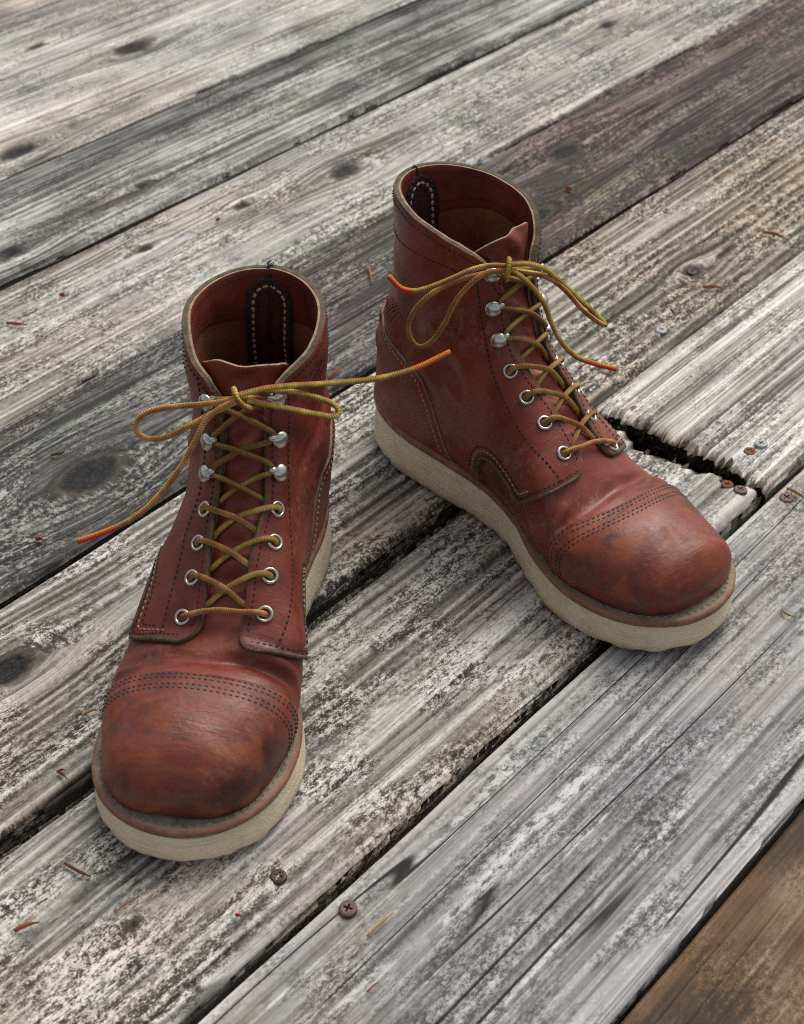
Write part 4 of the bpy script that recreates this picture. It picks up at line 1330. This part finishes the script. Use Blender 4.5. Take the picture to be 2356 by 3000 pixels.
BOWS = {'L': [
    ([(512, 846, .622), (450, 857, .618), (380, 863, .615), (322, 872, .612), (292, 893, .610), (290, 915, .608), (312, 931, .606), (352, 929, .606), (405, 903, .608), (455, 876, .613), (508, 850, .618)], .05, (0, 0)),
    ([(505, 840, .618), (560, 826, .620), (620, 819, .624), (700, 814, .63), (800, 804, .636), (880, 783, .64), (957, 747, .645)], .0, (0, .021)),
    ([(512, 838, .622), (570, 830, .624), (620, 832, .625), (668, 843, .624), (706, 857, .622), (720, 872, .62), (712, 884, .618), (680, 881, .617), (630, 871, .617), (575, 861, .618), (525, 850, .618)], .05, (0, 0)),
    ([(510, 848, .617), (470, 866, .614), (438, 892, .609), (418, 930, .603), (385, 990, .595), (340, 1050, .588), (290, 1096, .582), (232, 1126, .578), (165, 1150, .575)], .05, (0, .022)),
    ([(497, 826, .622), (498, 830, .614), (504, 848, .610), (518, 862, .612), (534, 866, .617), (545, 858, .622)], .05, (0, 0))],
    'R': [
    ([(1078, 574, .742), (1035, 580, .738), (1003, 600, .734), (968, 640, .730), (943, 690, .727), (915, 727, .727), (889, 736, .728), (872, 718, .730), (868, 690, .732), (884, 655, .734), (925, 618, .736), (985, 592, .738), (1070, 572, .742)], .15, (0, 0)),
    ([(1084, 566, .738), (1045, 564, .736), (1005, 572, .734), (945, 598, .731), (890, 617, .729), (856, 614, .729), (838, 600, .730), (825, 586, .731)], .05, (0, .016)),
    ([(1080, 562, .738), (1120, 560, .741), (1160, 573, .744), (1205, 612, .746), (1250, 652, .745), (1280, 682, .743), (1286, 690, .742), (1277, 688, .741), (1240, 660, .742), (1196, 612, .744), (1155, 586, .744), (1095, 575, .742)], .1, (0, 0)),
    ([(1082, 572, .738), (1108, 588, .736), (1134, 614, .734), (1156, 645, .732), (1170, 682, .730), (1190, 722, .729), (1222, 756, .729), (1262, 772, .730), (1308, 784, .731)], .1, (0, .020)),
    ([(1081, 550, .745), (1082, 554, .737), (1080, 570, .733), (1078, 588, .735), (1077, 594, .742)], .2, (0, 0))]}

right_boot, UR = make_boot('work_boot', (-.008, .8411, 0.0), .707 + math.pi, False, 3, 0.0, -2.0, .40,
                           'right-hand red-brown leather boot turned sideways, its inner side and whole toe cap showing')
left_boot, UL = make_boot('work_boot', (-.0742, .7445, 0.0), -.143 + math.pi, True, 8, 5.0, 3.2, .24,
                          'left-hand red-brown leather boot pointing straight at the viewer, scuffed toe nearest')

# ------------------------------------------------------------------ dry needles and bits lying on the deck
def bit_mat(name, c0, c1):
    return simple_mat(name, c0, c1, 120, .7, .3)


BM = {'orange': bit_mat('needle_orange', (.26, .075, .022), (.42, .15, .05)), 'brown': bit_mat('needle_brown', (.12, .045, .025), (.22, .09, .05)),
      'tan': bit_mat('needle_tan', (.33, .18, .05), (.50, .31, .11)), 'red': bit_mat('bit_red', (.22, .03, .025), (.38, .06, .05))}


def needle(pts, mat, r, name, label, cat, z=.0014):
    c = np.mean([on_deck(*p, z)[:2] for p in pts], axis=0)
    root = np.array([c[0], c[1], 0.0])
    P = np.array([on_deck(*p, z) for p in pts]) - root
    # slight arch off the boards
    P = catmull(P, 5) if len(P) > 2 else np.array([P[0] + (P[1] - P[0]) * t for t in np.linspace(0, 1, 7)])
    t = np.linspace(0, 1, len(P))
    P[:, 2] += .0012 * np.sin(t * math.pi)
    mb = MB()
    tube(mb, P, r / 1000 * (.45 + .55 * np.sin(np.clip(t * 1.1 + .12, 0, 1) * math.pi) ** .4), 7, attr=False, flat=.6)
    o = mb.build(name, BM[mat])
    o.location = root
    return tag(o, label, cat, 'dry needles and bits on the deck')


for pts, mat, r, nm, lab, cat in (
    (((2235, 680), (2275, 690), (2310, 704)), 'orange', 1.5, 'pine_needle', 'long orange dry needle near the right edge, farthest of the needles beyond the right boot', 'needle'),
    (((2059, 841), (2120, 845)), 'orange', 1.3, 'pine_needle', 'straight orange needle lying across the board above the silver screw', 'needle'),
    (((1965, 907), (1978, 926)), 'brown', 1.3, 'pine_needle', 'short brown needle just above the silver screw head', 'needle'),
    (((1660, 551), (1676, 558)), 'orange', 2.2, 'leaf_scrap', 'small orange scrap on the dark board beside the right boot collar', 'leaf scrap'),
    (((1082, 787), (1089, 832)), 'orange', 1.5, 'pine_needle', 'orange needle on the boards between the two boot collars', 'needle'),
    (((150, 1333), (180, 1331), (200, 1311)), 'brown', 1.1, 'pine_needle', 'curved brown needle just above the big dark knot', 'needle'),
    (((107, 1580), (126, 1583)), 'red', 1.6, 'leaf_scrap', 'reddish scrap lying on a crack below the big dark knot', 'leaf scrap'),
    (((240, 2097), (262, 2088), (281, 2077)), 'tan', 1.1, 'pine_needle', 'pale orange needle touching the outer side of the left boot toe', 'needle'),
    (((168, 2260), (182, 2270), (197, 2282)), 'brown', 1.1, 'twig', 'short brown twig on the board edge left of the left boot toe', 'twig'),
    (((170, 2262), (191, 2256)), 'brown', .9, 'twig', 'tiny brown twig crossing the end of another left of the left boot toe', 'twig'),
    (((189, 2529), (232, 2557), (266, 2568)), 'brown', 1.3, 'twig', 'bent brown twig below and left of the left boot toe', 'twig'),
    (((42, 2727), (80, 2713), (116, 2702)), 'orange', 1.5, 'pine_needle', 'orange needle at the lower left edge of the deck', 'needle'),
    (((383, 2639), (337, 2678)), 'orange', .6, 'pine_needle', 'hair-thin orange needle on the board below the left boot', 'needle'),
    (((694, 2682), (704, 2684)), 'red', 1.4, 'leaf_scrap', 'tiny red speck left of the brown screw', 'leaf scrap'),
    (((1076, 2743), (1118, 2707), (1153, 2675)), 'tan', 1.1, 'pine_needle', 'straw-coloured needle right of the raised brown screw', 'needle'),
    (((1076, 2907), (1109, 2879)), 'red', .6, 'pine_needle', 'thin reddish needle near the bottom edge of the grey board', 'needle'),
    (((2291, 1782), (2301, 1801), (2334, 1811)), 'tan', .9, 'pine_needle', 'curled straw-coloured needle on the grey board right of the right boot', 'needle'),
    (((2306, 1430), (2335, 1448), (2372, 1468)), 'tan', 1.2, 'pine_needle', 'straw-coloured needle by the screw at the right edge', 'needle'),
    (((961, 1108), (982, 1093), (1002, 1079)), 'orange', 1.2, 'pine_needle', 'orange needle in the joint behind the long lace end', 'needle'),
    (((19, 946), (50, 952), (80, 951)), 'orange', 1.4, 'pine_needle', 'orange needle at the left edge of the deck above the knot', 'needle'),
    (((178, 866), (190, 866)), 'red', 1.8, 'leaf_scrap', 'small red scrap on the pale board at upper left', 'leaf scrap'),
    (((634, 648), (645, 643)), 'brown', 1.8, 'leaf_scrap', 'small brown scrap on the pale board behind the left boot', 'leaf scrap'),
    (((2005, 1560), (2014, 1566)), 'brown', 1.2, 'leaf_scrap', 'dark speck on the board just behind the right boot toe', 'leaf scrap'),
):
    needle(pts, BM and mat, r, nm, lab, cat)

# moss in the joint between the boots
mm = MT('moss'); mo = mm.obj()
mm.out(mm.ramp(mm.noise(mo, 500, 3, .6), [(.3, (.02, .03, .006)), (.7, (.10, .12, .02))]), .95)
rg = random.Random(12)
mb = MB()
for (px, py, n, sp) in ((1120, 1682, 60, .006), (930, 1822, 40, .006), (1840, 1240, 90, .010), (1790, 1205, 60, .008), (1960, 1300, 30, .008)):
    c = on_deck(px, py, -.007)
    for k in range(n):
        a = rg.gauss(0, sp); b_ = rg.gauss(0, .0016)
        p = c + np.array([PE[0] * a + PN[0] * b_, PE[1] * a + PN[1] * b_, rg.uniform(-.003, .002)])
        h = rg.uniform(.0012, .0032); w2 = .0004
        th = rg.uniform(0, 6.28)
        dx, dy = math.cos(th), math.sin(th)
        tip = p + np.array([rg.gauss(0, .001), rg.gauss(0, .001), h])
        mb.add(np.array([p + np.array([dx, dy, 0]) * w2, p - np.array([dx, dy, 0]) * w2, p + np.array([-dy, dx, 0]) * w2, tip]), [(0, 2, 3), (2, 1, 3), (1, 0, 3)], 0)
tag(mb.build('moss', mm.mat, None, smooth=False), 'green moss tufts in the plank joints', 'moss', kind='stuff')

# splintered, rotten fibres at the broken plank end
sp_m = simple_mat('rotten_splinters', (.02, .014, .008), (.21, .145, .075), 60, .95, .5)
mb = MB()
rg = random.Random(5)
fe = joint(J4b, .010, 9); fe2 = joint(J4a, .006, 3)
for k in range(260):
    far = rg.random() < .72
    v_ = rg.uniform(4 * PW + .003, 5 * PW - .006)
    ue = float((fe if far else fe2)(np.array([v_]))[0])
    dirn = -1 if far else 1
    z0 = -rg.uniform(.001, .024)
    L_ = rg.uniform(.001, .0055) * (1.0 if far else .6)
    w_ = rg.uniform(.0006, .0022)
    ua, ub = ue - dirn * (.005 + z0 * -.5), ue + dirn * (L_ + z0 * .35)
    dv_ = rg.gauss(0, .001); dz_ = rg.gauss(-.001, .0015)
    pts = []
    for (uu_, vv_, zz_, ww_) in ((ua, v_, z0, w_), ((ua + ub) / 2, v_ + dv_ * .5, z0 + dz_ * .4, w_ * .9), (ub, v_ + dv_, z0 + dz_, w_ * .25)):
        for (a_, b2) in ((1, 0), (-.5, .8), (-.5, -.8)):
            q = PE * uu_ + PN * (vv_ + POFF + ww_ * b2)
            pts.append((q[0], q[1], zz_ + ww_ * a_))
    mb.add(np.array(pts), [(0, 1, 4, 3), (1, 2, 5, 4), (2, 0, 3, 5), (3, 4, 7, 6), (4, 5, 8, 7), (5, 3, 6, 8)], 0)
tag(mb.build('splinters', sp_m, plb, smooth=False), kind='stuff')
